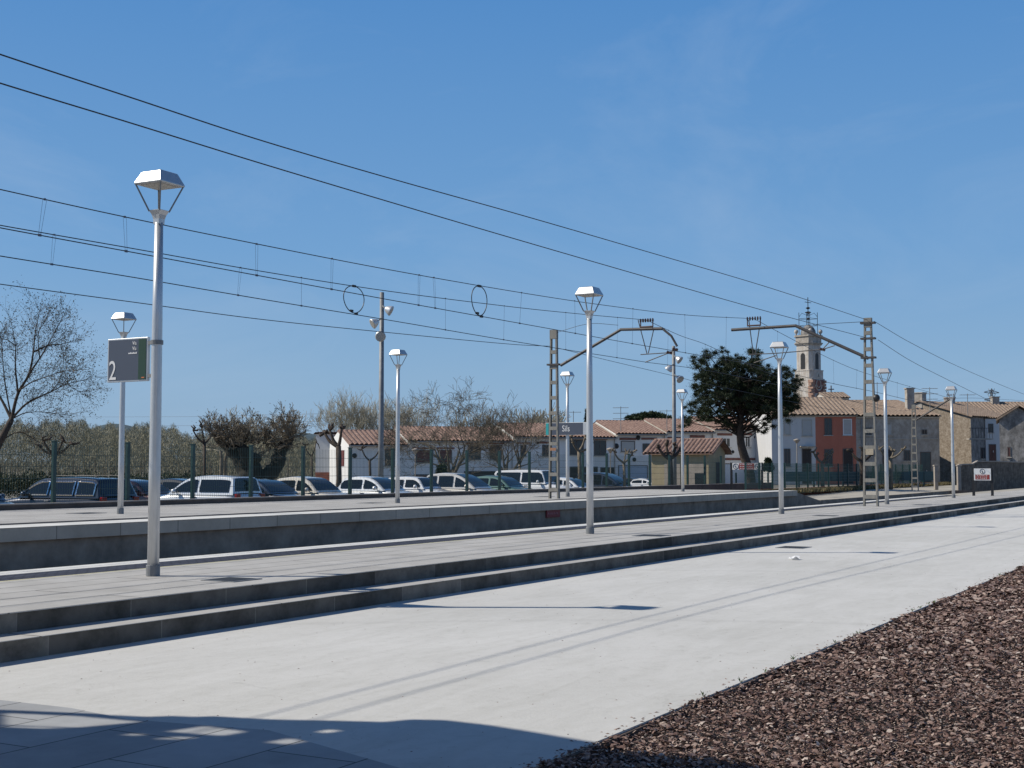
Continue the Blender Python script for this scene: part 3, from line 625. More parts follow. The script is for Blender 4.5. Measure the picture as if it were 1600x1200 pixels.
flood('tall grey floodlight pole in front of the leftmost white house', 595, 455, 62, -.17, [(607, 484, 1, .1, -.5), (586, 504, -.8, .4, -.5), (595, 525, 0, 1, -.25)])
flood('grey floodlight pole in front of the beige hut', 1054, 540, 80, -.1, [(1060, 561, .6, .3, -.5), (1046, 575, -.5, -.2, -.7), (1061, 591, .4, .6, -.5)])
# access covers
for k, (x, y, z, sx, sy, lab) in enumerate([(362, 906, .353, .42, .42, 'dark access cover in the paving near the number 2 lamp post'), (1018, 837, .353, .5, .5, 'dark access cover in the paving right of the second lamp post'), (1290, 806, .353, .5, .5, 'dark access cover right of the third lamp post'), (1441, 789, .353, .5, .5, 'dark access cover between the last two near lamp posts'),
                                            (135, 802, .535, .7, .5, 'dark access cover on the far platform left of the number 2 sign lamp'), (580, 786, .535, .7, .5, 'dark access cover on the far platform near the floodlight pole'), (850, 776, .535, .7, .5, 'dark access cover on the far platform by the middle mast'), (1240, 855.5, .001, .6, .5, 'round-edged dark cover in the plaza below the steps')]):
    c_ = onz(x, y, z); t = thing('access_cover', lab, 'access cover', c_, 0, 'access covers in the paving')
    MB().bb(-sx / 2, sx / 2, -sy / 2, sy / 2, 0, .006).build('lid', M['cover'], t); 
    m = MB()
    for a_ in (-1, 1): m.bb(-sx / 2 - .03, sx / 2 + .03, a_ * (sy / 2 + .016) - .014, a_ * (sy / 2 + .016) + .014, 0, .008); m.bb(a_ * (sx / 2 + .016) - .014, a_ * (sx / 2 + .016) + .014, -sy / 2, sy / 2, 0, .008)
    m.build('rim', M['galvd'], t)
# crumpled litter on the plaza
c_ = onz(1241, 874.5, .0); m = MB(); vs = [(x_ * .10 + rng.normal(0, .012), y_ * .07 + rng.normal(0, .012), abs(rng.normal(0, .03))) for x_ in (-1, -.3, .4, 1) for y_ in (-1, 0, 1)]
m.add(vs, [(i * 3 + j, i * 3 + j + 1, (i + 1) * 3 + j + 1, (i + 1) * 3 + j) for i in range(3) for j in range(2)]); o = m.build('paper_scrap', M['white'], label='small crumpled white paper scrap lying on the plaza', category='litter'); o.location = c_ + [0, 0, .01]
# ================================================================== ADDED BUILDING behind the camera (out of frame), blocks sky light
t = thing('sky_blocking_building', 'added white building blocking sky light behind the viewpoint, out of the picture', 'building', (-12, -9, 0))
MB().bb(-24, 2, -15, -4, 0, 7).build('wall', M['w_white2'], t, W=True)
for x in (-21, -17, -13, -9, -5, -1):
    f = MB().bb(x - .6, x + .6, -4.0, -3.92, 1.0, 3.0).build('window', M['frame'], t, W=True); MB().bb(x - .5, x + .5, -3.93, -3.90, 1.1, 2.9).build('pane', M['glass_b'], f, W=True)
m = MB(); m.prism([(-24.5, -15.6, 7), (-24.5, -3.4, 7), (-24.5, -9.5, 9)], (27, 0, 0)); m.build('roof', M['tile'], t, W=True)

# ================================================================== FENCES
YF = 28.42
tf = thing('mesh_fence', 'tall dark green wire mesh fence on posts between far platform and car park', 'fence', (30, YF, 0))
ZT = 2.33
xp0 = ony(85, 700, YF)[0]; sp_ = (ony(948, 700, YF)[0] - xp0) / 13
posts = [xp0 + sp_ * k for k in range(-5, 20)]
for x in posts:
    m = MB(); m.bb(x - .05, x + .05, YF - .05, YF + .05, -.2, ZT); m.bb(x - .066, x + .066, YF - .066, YF + .066, ZT, ZT + .025); m.build('post', M['green'], tf, W=True)
def meshpanel(x0, x1, y, z0, z1, dz, dxv, r, parent, m_, rv=None):
    m = MB(); rv = rv or r
    z = z0
    while z <= z1 + 1e-6: m.bb(x0, x1, y - r, y + r, z - r, z + r); z += dz
    x = x0
    while x < x1: m.bb(x - rv, x + rv, y + .007, y + .007 + 2 * rv, z0, z1); x += dxv
    return m.build('mesh_panel', m_, parent, W=True, kind='stuff')
for a, b_ in zip(posts[:-1], posts[1:]): meshpanel(a + .06, b_ - .06, YF, .72, 2.26, .31, .085, .0055, tf, M['green'], .0028)
# fence above the brick wall
tg = thing('mesh_fence', 'green mesh fence standing on the low brick wall before the painted houses', 'fence', (90, 25.68, .35))
xs_ = list(np.arange(73, 121, 2.4))
for x in xs_: MB().bb(x - .045, x + .045, 25.63, 25.73, .37, 1.95).build('post', M['green'], tg, W=True)
for a, b_ in zip(xs_[:-1], xs_[1:]): meshpanel(a + .045, b_ - .045, 25.68, .46, 1.92, .21, .10, .007, tg, M['green'], .005)
# short return fence between the hut and the brick wall fence, and solid green screening along the street
ts = thing('green_screen', 'dark teal screen panels on a railing along the street before the painted houses', 'fence', at(1330, 750, 104) * [1, 1, 0])
pa_, pb_ = at(1150, 745, 98), at(1463, 745, 112); nseg = 14
for i in range(nseg):
    a = pa_ + (pb_ - pa_) * i / nseg; b_ = pa_ + (pb_ - pa_) * (i + 1) / nseg; a = np.array([a[0], a[1], 0]); b_ = np.array([b_[0], b_[1], 0])
    MB().box((*a[:2], .72), (.12, .12, 1.15), YAW).build('post', M['green'], ts, W=True)
    if i > 2: MB().bar([*a[:2], .98], [*b_[:2], .98], .03, .75).build('panel', M['teal'], ts, W=True)
    MB().bar([*a[:2], .36], [*b_[:2], .36], .05, .05).build('rail', M['parcap'], ts, W=True)

# ================================================================== WARNING BOARDS
def wboard(label, x0, x1, y0, y1, xps, D, zb, wide):
    p = at((x0 + x1) / 2, (y0 + y1) / 2, D); t = thing('warning_board', label, 'sign', (p[0], p[1], zb), YAW - math.pi / 2 - R_(22))
    k = D / FPX; W_ = (x1 - x0) * k; z0, z1 = zat(y1, D) - zb, zat(y0, D) - zb
    # local: x to the right, y away from viewer
    for xp in xps:
        xx = (xp - (x0 + x1) / 2) * k; MB().bb(xx - .06, xx + .06, .03, .15, 0, z1 + .03).build('post', M['black'], t)
    b = MB().bb(-W_ / 2, W_ / 2, -.02, .02, z0, z1).build('board', M['white'], t)
    if wide: rx0, rx1, rz0, rz1 = -W_ * .27, W_ * .25, z0 + .02, z1 - .02; cs = [(-W_ * .38, (z0 + z1) / 2), (W_ * .36, (z0 + z1) / 2)]; r_ = (z1 - z0) * .38
    else: rx0, rx1, rz0, rz1 = -W_ * .42, W_ * .42, z0 + .04, z0 + (z1 - z0) * .48; cs = [(0, z1 - (z1 - z0) * .24)]; r_ = (z1 - z0) * .19
    q = MB().bb(rx0, rx1, -.026, -.018, rz0, rz1).build('red_field', M['signred'], t)
    m = MB(); n_ = 3
    for i in range(n_):
        z = rz1 - (rz1 - rz0) * (i + .6) / (n_ + .2); x = rx0 + .06; h = (rz1 - rz0) * .055
        while x < rx1 - .10:
            l_ = rng.uniform(.05, .16) * (rx1 - rx0) * .6; l_ = min(l_, rx1 - .05 - x); m.bb(x, x + l_, -.030, -.0265, z - h, z + h); x += l_ + .04
    m.build('text_lines', M['white'], q)
    for cx, cz in cs:
        m = MB(); m.tube([(cx + r_ * math.cos(a), -.024, cz + r_ * math.sin(a)) for a in np.linspace(0, 2 * math.pi, 25)], r_ * .10, 5); m.build('ring', M['black'], b)
        m = MB(); m.bb(cx - r_ * .12, cx + r_ * .12, -.026, -.021, cz - r_ * .3, cz + r_ * .35); m.bb(cx - r_ * .32, cx + r_ * .1, -.026, -.021, cz + .0, cz + r_ * .18); m.bb(cx - r_ * .10, cx + r_ * .28, -.0262, -.0212, cz - r_ * .62, cz - r_ * .25); m.build('pictogram', M['black'], b)
wboard('wide white and red warning board fixed on posts before the pine tree', 1144, 1190, 723.5, 734, (1142, 1190), 79, -.05, True)
wboard('small square white and red warning board on two black posts at far right', 1522.5, 1547.5, 732, 750.5, (1521.5, 1549), 61, .35, False)

# ================================================================== BUILDINGS
class Face:
    """a vertical wall plane: P0 base point, t unit direction along it (to the right as seen), n outward"""
    def __init__(s, P0, t): s.P = np.array([P0[0], P0[1], 0.0]); s.t = np.array([t[0], t[1], 0.0]); s.t /= np.linalg.norm(s.t); s.n = np.array([s.t[1], -s.t[0], 0.0])
    def st(s, x, y):
        d = ray(x, y); k = ((s.P - C0) @ s.n) / (d @ s.n); q = C0 + d * k; return float((q - s.P) @ s.t), float(q[2])
    def pt(s, a, z, o=0.0): return s.P + s.t * a + s.n * o + np.array([0, 0, z])
    def box(s, m, a0, a1, z0, z1, o0, o1): m.box(s.pt((a0 + a1) / 2, (z0 + z1) / 2, (o0 + o1) / 2), (a1 - a0, abs(o1 - o0), z1 - z0), ax=(s.t, s.n, np.array([0, 0, 1.0]))); return m
def opening(fc, root, x0, x1, y0, y1, kind='glass', name='window', fr='frame', sill=True, mull=1):
    ym = (y0 + y1) / 2; xm = (x0 + x1) / 2
    a0 = fc.st(x0, ym)[0]; a1 = fc.st(x1, ym)[0]; z1 = fc.st(xm, y0)[1]; z0 = fc.st(xm, y1)[1]
    mt = {'glass': 'glass_b', 'red': 'shutter_r', 'pale': 'shutter_g', 'dark': 'door_d', 'brown': 'door_b', 'teal': 'door_t', 'garage': 'garage'}[kind]
    m = MB(); e = .07
    fc.box(m, a0, a1, z1 - e, z1, 0, .05); fc.box(m, a0, a1, z0, z0 + e, 0, .05); fc.box(m, a0, a0 + e, z0 + e, z1 - e, 0, .049); fc.box(m, a1 - e, a1, z0 + e, z1 - e, 0, .049)
    if mull and kind == 'glass': fc.box(m, (a0 + a1) / 2 - .03, (a0 + a1) / 2 + .03, z0 + e, z1 - e, 0, .045)
    f = m.build(name, M[fr], root, W=True)
    m = MB()
    if kind in ('red', 'pale'):     # roller slats
        z = z0 + e
        while z < z1 - e: fc.box(m, a0 + e, a1 - e, z, min(z + .10, z1 - e), 0, .028); z += .115
        m.build('shutter', M[mt], f, W=True)
    elif name == 'door':
        fc.box(m, a0 + e, (a0 + a1) / 2 - .006, z0 + e, z1 - e, 0, .03); fc.box(m, (a0 + a1) / 2 + .006, a1 - e, z0 + e, z1 - e, 0, .03); m.build('leaf', M[mt], f, W=True)
        m = MB(); fc.box(m, (a0 + a1) / 2 + .05, (a0 + a1) / 2 + .09, z0 + 1.0, z0 + 1.2, .03, .07); m.build('handle', M['galv'], f, W=True)
    else: fc.box(m, a0 + e, a1 - e, z0 + e, z1 - e, 0, .02); m.build('pane' if kind == 'glass' else 'leaf', M[mt], f, W=True)
    if sill and name == 'window': m = MB(); fc.box(m, a0 - .08, a1 + .08, z0 - .07, z0, 0, .12); m.build('sill', M['trim'], f, W=True)
    return f
def tiled(fc, a0, a1, za, zb, o0, o1, m, per=.26, amp=.11):
    """corrugated pantile slope from offset o0 height za (eave) to offset o1 height zb (ridge)"""
    n = max(8, int((a1 - a0) / per * 6)); A = np.linspace(a0, a1, n + 1); vs = []; L_ = math.hypot(o1 - o0, zb - za)
    rows = max(2, int(L_ / .42)); nr = []
    for j in range(rows): nr += [(j / rows, 0.0), ((j + .98) / rows, -.0)]
    up = []
    for j in range(rows):
        for fr_, lift in ((j / rows, .018), ((j + 1) / rows, .0)):
            up.append((fr_, lift))
    for fr_, lift in up:
        o = o0 + (o1 - o0) * fr_; z = za + (zb - za) * fr_ + lift
        P = fc.P[None] + fc.t[None] * A[:, None] + fc.n[None] * o; Z = z + amp * np.abs(np.sin(np.pi * (A - a0) / per))
        P[:, 2] = Z; vs += P.tolist()
    k = n + 1; fs = [(j * k + i, j * k + i + 1, (j + 1) * k + i + 1, (j + 1) * k + i) for j in range(len(up) - 1) for i in range(n)]
    m.add(vs, fs)
def house(name, label, fc, a0, a1, zb, ze, zr, dep, wm, rm, group=None, over=.35, gl=.12, front=None, chim=None, cat='house', back=True, per=.26):
    """gabled house; the front wall lies on Face fc between a0..a1, depth dep behind it, ridge parallel to the front"""
    base = fc.pt((a0 + a1) / 2, zb, -dep / 2); t = thing(name, label, cat, base, 0, group)
    m = MB(); poly = [fc.pt(a0, zb, 0), fc.pt(a0, ze, 0), fc.pt(a0, zr - .06, -dep / 2), fc.pt(a0, ze, -dep), fc.pt(a0, zb, -dep)]
    m.prism(poly, fc.t * (a1 - a0)); m.build('wall', M[wm], t, W=True)
    sl = (zr - ze) / (dep / 2); m = MB()
    tiled(fc, a0 - gl, a1 + gl, ze - over * sl + .05, zr + .05, over, -dep / 2, m, per)
    tiled(fc, a0 - gl, a1 + gl, ze - over * sl + .05, zr + .05, -dep - over, -dep / 2, m, per)
    # under-boards and ridge roll
    m.add([fc.pt(a0 - gl, ze - over * sl, over), fc.pt(a1 + gl, ze - over * sl, over), fc.pt(a1 + gl, zr, -dep / 2), fc.pt(a0 - gl, zr, -dep / 2), fc.pt(a0 - gl, ze - over * sl, -dep - over), fc.pt(a1 + gl, ze - over * sl, -dep - over)], [(0, 1, 2, 3), (3, 2, 5, 4)])
    m.tube([fc.pt(a0 - gl, zr + .05, -dep / 2), fc.pt(a1 + gl, zr + .05, -dep / 2)], .10, 8)
    for a_ in (a0 - gl, a1 + gl): m.bar(fc.pt(a_, ze - over * sl + .03, over), fc.pt(a_, zr + .03, -dep / 2), .12, .12)
    r = m.build('roof', M[rm], t, W=True)
    if chim:
        for (ca, co, ch, cw) in chim:
            q = MB(); fc.box(q, ca - cw, ca + cw, zr - 1.2, zr + ch, co - cw, co + cw); fc.box(q, ca - cw - .08, ca + cw + .08, zr + ch, zr + ch + .1, co - cw - .08, co + cw + .08); q.build('chimney', M['w_grey'], r, W=True)
    return t, r
RTx = RT.copy()
# ---- long white terrace on the left, stepping up to the right
tdir = RT + .35 * F0; P0 = at(545, 732, 116.0); fw = Face(P0, tdir)
brk = [545, 637, 802, 962, 1040, 1115, 1193]; eav = [694, 688, 682, 677, 674, 670.5, 667]
aa = [fw.st(x, 700)[0] for x in brk]
WL = ['leftmost low white terrace house with a dark brown window', 'white terrace house with red roller shutters behind the bare trees', 'white terrace house behind the station name sign with large dark windows', 'white terrace house with a pale blue garage left of the beige hut', 'white terrace house rising directly behind the beige hut', 'two storey white house behind the pine trunk']
TH = []
for i in range(6):
    xm = (brk[i] + brk[i + 1]) / 2; ze = fw.st(xm, eav[i])[1]; ow = 4.6
    base = -1.3
    t, r = house('terrace_house', WL[i], fw, aa[i], aa[i + 1], base, ze, ze + 1.25, 9.2, 'w_white', 'tile', 'row of white terrace houses', over=.4, gl=.0, per=.36 if i else .42)
    # pale verge strip between neighbouring roofs
    if i < 5:
        m = MB(); m.bar(fw.pt(aa[i + 1], ze - .02, .42), fw.pt(aa[i + 1], ze + 1.38, -4.6), .22, .16); m.build('roof_verge', M['trim'], r, W=True)
    m = MB(); m.tube([fw.pt(aa[i] + .05, ze - .16, .44), fw.pt(aa[i + 1] - .05, ze - .16, .44)], .06, 6); m.build('gutter', M['galvd'], t, W=True)
    if i in (1, 2, 3, 4): m = MB(); m.tube([fw.pt(aa[i + 1] - .15, ze - .16, .10), fw.pt(aa[i + 1] - .15, -1.2, .10)], .05, 6); m.build('downpipe', M['parcap'], t, W=True)
    TH.append(t)
def op(i, *a, **k): return opening(fw, TH[i], *a, **k)
op(0, 601, 617, 701, 728); op(1, 650, 672, 703, 723, 'red'); op(1, 685, 706, 703, 723, 'red'); op(1, 731, 751, 695, 718); op(1, 765, 784, 695, 718)
op(1, 647, 692, 741, 752, 'red', 'garage_door', sill=False); op(1, 725, 775, 736, 752, 'dark', 'garage_door', sill=False)
op(2, 813, 822, 695, 713); op(2, 847, 857, 695, 713); op(2, 890, 912, 687, 711); op(2, 928, 947, 688, 712); op(2, 890, 934, 729, 757, 'dark', 'garage_door', sill=False); op(2, 938, 960, 730, 757, 'dark', 'garage_door', sill=False)
op(3, 970, 992, 689, 706, 'pale'); op(3, 1004, 1016, 693, 706); op(3, 966, 1012, 727, 758, 'garage', 'garage_door', sill=False)
op(4, 1046, 1062, 689, 704); op(4, 1080, 1100, 687, 703)
op(5, 1129, 1141, 684, 699, fr='white'); op(5, 1164, 1172, 683, 699, fr='white'); op(5, 1128, 1176, 724, 757, 'garage', 'garage_door', sill=False)
for i, x0, x1, y0, y1 in [(1, 645, 676, 699, 701.5), (1, 682, 710, 699, 701.5), (1, 728, 754, 691, 694), (1, 762, 787, 691, 694), (2, 808, 828, 691, 693.5), (2, 842, 868, 690, 693), (2, 888, 915, 683.5, 686), (2, 925, 949, 684, 687), (3, 968, 994, 684, 687.5), (3, 1002, 1026, 684, 687), (4, 1043, 1066, 683, 686), (4, 1078, 1101, 680, 684), (5, 1121, 1144, 677, 680.5), (5, 1160, 1175, 677, 680), (5, 1133, 1187, 715.5, 719)]:
    xm = (x0 + x1) / 2; m = MB(); fw.box(m, fw.st(x0, 700)[0], fw.st(x1, 700)[0], fw.st(xm, y1)[1], fw.st(xm, y0)[1], 0, .07); m.build('lintel', M['lintel'], TH[i], W=True)
# round black ornaments and wall lamps
for i, x, y, r_ in [(0, 554, 712, .22), (2, 840, 692, .14), (2, 963, 697, .26), (3, 997, 684, .24), (3, 991, 718, .2), (5, 1180, 683, .15), (5, 1145, 706, .16)]:
    a, z = fw.st(x, y); m = MB(); m.lathe(fw.pt(a, z, .03), [(r_, 0), (r_ * .8, .08), (.03, .12)], 10, fw.n); m.build('wall_ornament', M['black'], TH[i], W=True)
# side window and wing on the leftmost house
fside = Face(fw.pt(aa[0], 0, -9.2), fw.n)
wing, wr = house('side_wing', 'low pale grey wing behind the left end of the white terrace', Face(at(493, 732, 124), RT - .1 * F0), 0, 3.6, -1.3, CZ + 54 * 124 / FPX, CZ + 56 * 124 / FPX, 5, 'w_white2', 'tile', cat='house wing', gl=.1, over=.2)
fwg = Face(at(493, 732, 124), RT - .1 * F0); opening(fwg, wing, 518, 525, 705, 736, 'brown'); m = MB(); fwg.box(m, 0, 3.6, -1.25, zat(738, 124), 0, .05); m.build('plinth', M['brick'], wing, W=True)
m = MB(); fside.box(m, 6.2, 7.4, zat(728, 120), zat(704, 120), 0, .06); m.build('window', M['shutter_r'], TH[0], W=True)
# ---- painted houses on the right
fr = Face(at(1206, 732, 122.0), RT + .03 * F0); brk = [1206, 1274.5, 1338, 1468]
ar = [fr.st(x, 700)[0] for x in brk]
HR = []
for i, (nm, lab, ey, wm) in enumerate([('town_house', 'white town house beside the red one, with pale shutters', 647.5, 'w_white2'), ('town_house', 'red painted town house with dark upper window', 647.5, 'w_red'), ('town_house', 'long weathered grey house right of the red one', 649.5, 'w_grey')]):
    ze = CZ + (732 - ey) * 122 / FPX
    t, r = house(nm, lab, fr, ar[i], ar[i + 1], -.1, ze, ze + (1.75 if i < 2 else 1.95), 10.5 if i < 2 else 24, wm, 'tilepale', 'old town houses on the right', over=.35, gl=.04, per=.40, chim=[(ar[i + 1] - 1.2, -4.5, .8, .35)] if i == 2 else None); HR.append(t)
    m = MB(); fr.box(m, ar[i], ar[i + 1], ze - .22, ze - .08, 0, .16); m.build('cornice', M['trim'], t, W=True)
q = lambda i, *a, **k: opening(fr, HR[i], *a, **k)
q(0, 1225, 1235, 655, 679, 'pale', fr='trim'); q(0, 1253, 1268.5, 655.5, 681, 'pale', fr='trim'); q(0, 1225, 1235, 701, 729); q(0, 1253, 1268, 701, 756, 'dark', 'door')
q(1, 1288, 1300, 653.5, 680); q(1, 1317, 1331, 654.5, 680, 'pale', fr='white'); q(1, 1288, 1301, 702, 729); q(1, 1317, 1333, 701, 756, 'dark', 'door')
q(2, 1351, 1362, 668, 680); q(2, 1384, 1393, 663, 679, 'pale', fr='trim'); q(2, 1440, 1448.5, 671, 679); q(2, 1379, 1394, 702, 754, 'dark', 'door'); q(2, 1412, 1422, 703.5, 720); q(2, 1438, 1455, 706, 755, 'teal', 'door')
m = MB(); fr.box(m, *[fr.st(x, 700)[0] for x in (1249, 1272.5)], CZ + 33.5 * 122 / FPX, CZ + 35 * 122 / FPX, 0, .6); m.build('door_canopy', M['w_grey'], HR[0], W=True)
m = MB(); fr.box(m, *[fr.st(x, 700)[0] for x in (1340, 1466)], CZ + 46 * 122 / FPX, CZ + 47 * 122 / FPX, 0, .06); m.build('string_course', M['trim'], HR[2], W=True)
m = MB(); m.tube([fr.pt(ar[2] + .5, 0, .08), fr.pt(ar[2] + .5, 6.2, .08)], .06, 6); m.build('downpipe', M['galvd'], HR[2], W=True)
# ---- big old house with the sunny stone gable
C1 = at(1518, 732, 136.0); ud = -RT * .70 + F0 * .71; vd = RT * .71 + F0 * .70
fb = Face(C1, vd)               # its front, facing right and towards us
Ze = CZ + 82 * 136 / FPX
# solve the gable length so that the peak falls at x = 1440
k_ = 640 / FPX; l0 = (C1 - C0) @ RT; d0 = (C1 - C0) @ FW; sp = (l0 - k_ * d0) / (.70 + k_ * .71); Zr = CZ + 104.5 * (d0 + .71 * sp) / FPX
t, r = house('old_house', 'tall old house with a sunlit stone gable and tiled roof right of the grey house', fb, 0, 9.5, -.1, Ze, Zr, 2 * sp, 'w_stone', 'tilepale', None, over=.3, gl=.2, per=.42, chim=[(.4, -sp - .2, .9, .45), (6.5, -sp, .6, .4)])
hold = t
MBx = MB(); fb.box(MBx, .002, 9.5, -.1, Ze - .1, 0, .03); MBx.build('front_wall', M['w_stain'], t, W=True)
fb2 = Face(fb.pt(0, 0, .03), vd)
opening(fb2, t, 1532, 1539, 699, 717); 
# yard house behind: pale front with brown door, balcony
fy = Face(at(1541, 732, 138), RT + .02 * F0)
t2, r2 = house('yard_house', 'narrow pale house with brown door and small balcony at far right', fy, 0, 1.75, -.1, CZ + 78 * 138 / FPX, CZ + 80 * 138 / FPX, 3, 'w_white2', 'tilepale', None, over=.1, gl=.02)
opening(fy, t2, 1545, 1556.5, 694, 722, 'brown', 'door'); opening(fy, t2, 1544, 1552, 662, 676)
m = MB(); bp = at(1531, 686, 133); m.box(bp, (2.4, .9, .14), YAW - math.pi / 2); 
m.build('balcony_slab', M['w_grey'], hold, W=True); m = MB()
for k in range(9): m.box(bp + RT * (-1.1 + k * .275) - F0 * .42 + [0, 0, .55], (.03, .03, 1.0), YAW)
m.box(bp - F0 * .42 + [0, 0, 1.08], (2.4, .05, .05), YAW - math.pi / 2); m.build('balcony_railing', M['black'], hold, W=True)
# ---- gabled house at the right edge
gz0 = CZ + 78 * 112 / FPX; gzr = CZ + 96 * 112 / FPX; wdt = 56 * 112 / FPX
pL = at(1563, 732, 112); RY = (pL - C0) * [1, 1, 0]; RY /= np.linalg.norm(RY); RP = np.array([RY[1], -RY[0], 0]); fl = Face(pL + RY * 9, -RY)      # left long side, running towards us
t3_, r3_ = house('gabled_house', 'grey stained gable-ended house cut by the right edge of the picture', fl, 0, 9, -.1, gz0, gzr, wdt, 'w_stain', 'tilepale', None, over=.25, gl=.25, per=.42)
fgf = Face(pL, RP); opening(fgf, t3_, 1574, 1579, 698, 714, 'red')
# roofs further back on the right
t4, r4 = house('back_house', 'low house with dark tiled roof behind the yard at far right', Face(at(1470, 732, 152), RT), 0, 12, 0, CZ + 84 * 152 / FPX, CZ + 103 * 156 / FPX, 9, 'w_grey', 'tilepale', None, per=.42, chim=[(2.2, -3.6, .5, .4), (7.8, -4, .6, .4)])
# garden wall at far right
t = thing('garden_wall', 'dark rough garden wall with a pale uneven top at far right', 'low wall', at(1555, 760, 86) * [1, 1, 0])
wp = [(1498, 727, 97), (1520, 726, 97), (1528, 721.5, 97), (1560, 722, 98), (1590, 723, 99), (1640, 722, 101), (1720, 722, 104)]
m = MB(); m2 = MB()
for (xa, ya, da), (xb, yb, db) in zip(wp[:-1], wp[1:]):
    A_ = at(xa, ya, da); B_ = at(xb, yb, db); h_ = F0 * .3
    m.add([A_ * [1, 1, 0], B_ * [1, 1, 0], B_, A_, A_ * [1, 1, 0] + h_, B_ * [1, 1, 0] + h_, B_ + h_, A_ + h_], [(0, 1, 2, 3), (5, 4, 7, 6), (3, 2, 6, 7), (4, 0, 3, 7), (1, 5, 6, 2)])
    o_ = np.array([0, 0, .09]); e_ = F0 * .08; m2.add([A_ - e_, B_ - e_, B_ - e_ + o_, A_ - e_ + o_, A_ + h_ + e_, B_ + h_ + e_, B_ + h_ + e_ + o_, A_ + h_ + e_ + o_], [(0, 1, 2, 3), (5, 4, 7, 6), (3, 2, 6, 7), (0, 4, 5, 1), (4, 0, 3, 7), (1, 5, 6, 2)])
M['w_dark'] = wallmat('dark_rubble', (.25, .215, .18), (.4, .4, .4), amt=.9, scale=1.5)
m.build('wall', M['w_dark'], t, W=True); m2.build('coping', M['parcap'], t, W=True)
for lab, x, D in (('pale concrete gate post left of the last lamp post', 1462, 100), ('pale concrete gate post right of the last lamp post', 1498, 97)):
    p = at(x, 730, D) * [1, 1, 0]; t = thing('gate_post', lab, 'gate post', p, YAW, 'pale gate posts'); zt = zat(728.5, D)
    MB().box((0, 0, zt / 2), (.3, .26, zt)).build('shaft', M['parcap'], t, bevel=.02); MB().box((0, 0, zt + .05), (.38, .34, .1)).build('cap', M['parcap'], t, bevel=.02)
# ---- beige hut aligned with the tracks; gable towards the tracks
ch = at(1107, 732, 84.0); hx, hy = ch[0], ch[1]; fh = Face((hx, hy + 3.9), (0, -1))    # long side faces -X
he = CZ + 24 * 84 / FPX; hr = CZ + 44 * 85.5 / FPX
th, rh = house('track_hut', 'small beige block hut with striped tiled roof beside the pine', fh, 0, 3.9, -.3, he + .1, hr, 3.0, 'w_beige', 'tile', None, over=.35, gl=.40, per=.28, cat='hut')
fh2 = Face((hx, hy), (1, 0)); m = MB(); fh2.box(m, 1.3, 2.2, .0, 2.0, 0, .04); m.build('door', M['door_d'], th, W=True)
m = MB(); fh.box(m, .9, 2.0, -.2, 1.9, 0, .03); fh.box(m, 2.6, 3.7, -.2, 1.9, 0, .03); m.build('blocked_openings', M['parcap'], th, W=True)
m = MB(); fh.box(m, 3.0, 3.6, .6, 1.3, .03, .07); m.build('window', M['glass_b'], th, W=True)
# ---- church
Dt = 215.0; kx = Dt / FPX; tp = at(1266, 732, Dt); trz = YAW - math.pi / 2 + R_(42)
t = thing('church_tower', 'tall stone church bell tower with clock and iron cross behind the red house', 'church tower', (tp[0], tp[1], 0), trz)
Z = lambda y: zat(y, Dt)
def sq(m, r0, r1, z0, z1): m.add([(-r0, -r0, z0), (r0, -r0, z0), (r0, r0, z0), (-r0, r0, z0), (-r1, -r1, z1), (r1, -r1, z1), (r1, r1, z1), (-r1, r1, z1)], [(3, 2, 1, 0), (4, 5, 6, 7), (0, 1, 5, 4), (1, 2, 6, 5), (2, 3, 7, 6), (3, 0, 4, 7)])
def octo(m, r, z0, z1, c=.62):
    P = [(-r, -r * c), (-r * c, -r), (r * c, -r), (r, -r * c), (r, r * c), (r * c, r), (-r * c, r), (-r, r * c)]
    m.add([(x, y, z0) for x, y in P] + [(x, y, z1) for x, y in P], [tuple(range(7, -1, -1)), tuple(range(8, 16))] + [(i, (i + 1) % 8, 8 + (i + 1) % 8, 8 + i) for i in range(8)])
m = MB(); sq(m, 1.79, 1.79, 0, Z(592)); m.build('lower_shaft', M['w_tower'], t); m = MB(); 
P = [(-1.92, -1.92), (1.92, -1.92), (1.92, 1.92), (-1.92, 1.92)]
m = MB(); octo(m, 1.80, Z(592), Z(580), .75); octo(m, 1.86, Z(580), Z(578.5), .75); octo(m, 1.58, Z(578.5), Z(539), .68); m.build('belfry', M['w_tower'], t)
m = MB(); octo(m, 1.75, Z(539), Z(537), .70); octo(m, 1.88, Z(537), Z(535.5), .70); octo(m, 1.66, Z(535.5), Z(526), .72); octo(m, 1.84, Z(526), Z(523.5), .72); m.build('cornice', M['w_grey'], t)
for s1 in (-1, 1):
    for s2 in (-1, 1): m = MB(); m.lathe((s1 * 1.38, s2 * 1.38, Z(523.5)), [(.15, 0), (.10, .2), (.28, .45), (.34, .65), (.26, .9), (.05, 1.0)], 10); m.build('ball_finial', M['w_tower'], t, smooth=True)
m = MB(); m.lathe((0, 0, Z(524)), [(1.25, 0), (1.25, .3), (1.15, .85), (.9, 1.3), (.5, 1.65), (.1, 1.8)], 16); m.build('dome', M['w_stain'], t, smooth=True)
for k in range(4):
    a = k * math.pi / 2; dx, dy = math.cos(a), math.sin(a)
    m = MB(); zz0, zz1 = Z(577), Z(556); ww = .42
    pl = [(-ww, zz0), (ww, zz0), (ww, zz1)] + [(ww * math.cos(q_), zz1 + ww * math.sin(q_)) for q_ in np.linspace(.3, math.pi - .3, 6)] + [(-ww, zz1)]
    m.prism([(dx * 1.56 - dy * u, dy * 1.56 + dx * u, z) for u, z in pl], (dx * .05, dy * .05, 0)); m.build('bell_opening', M['black'], t)
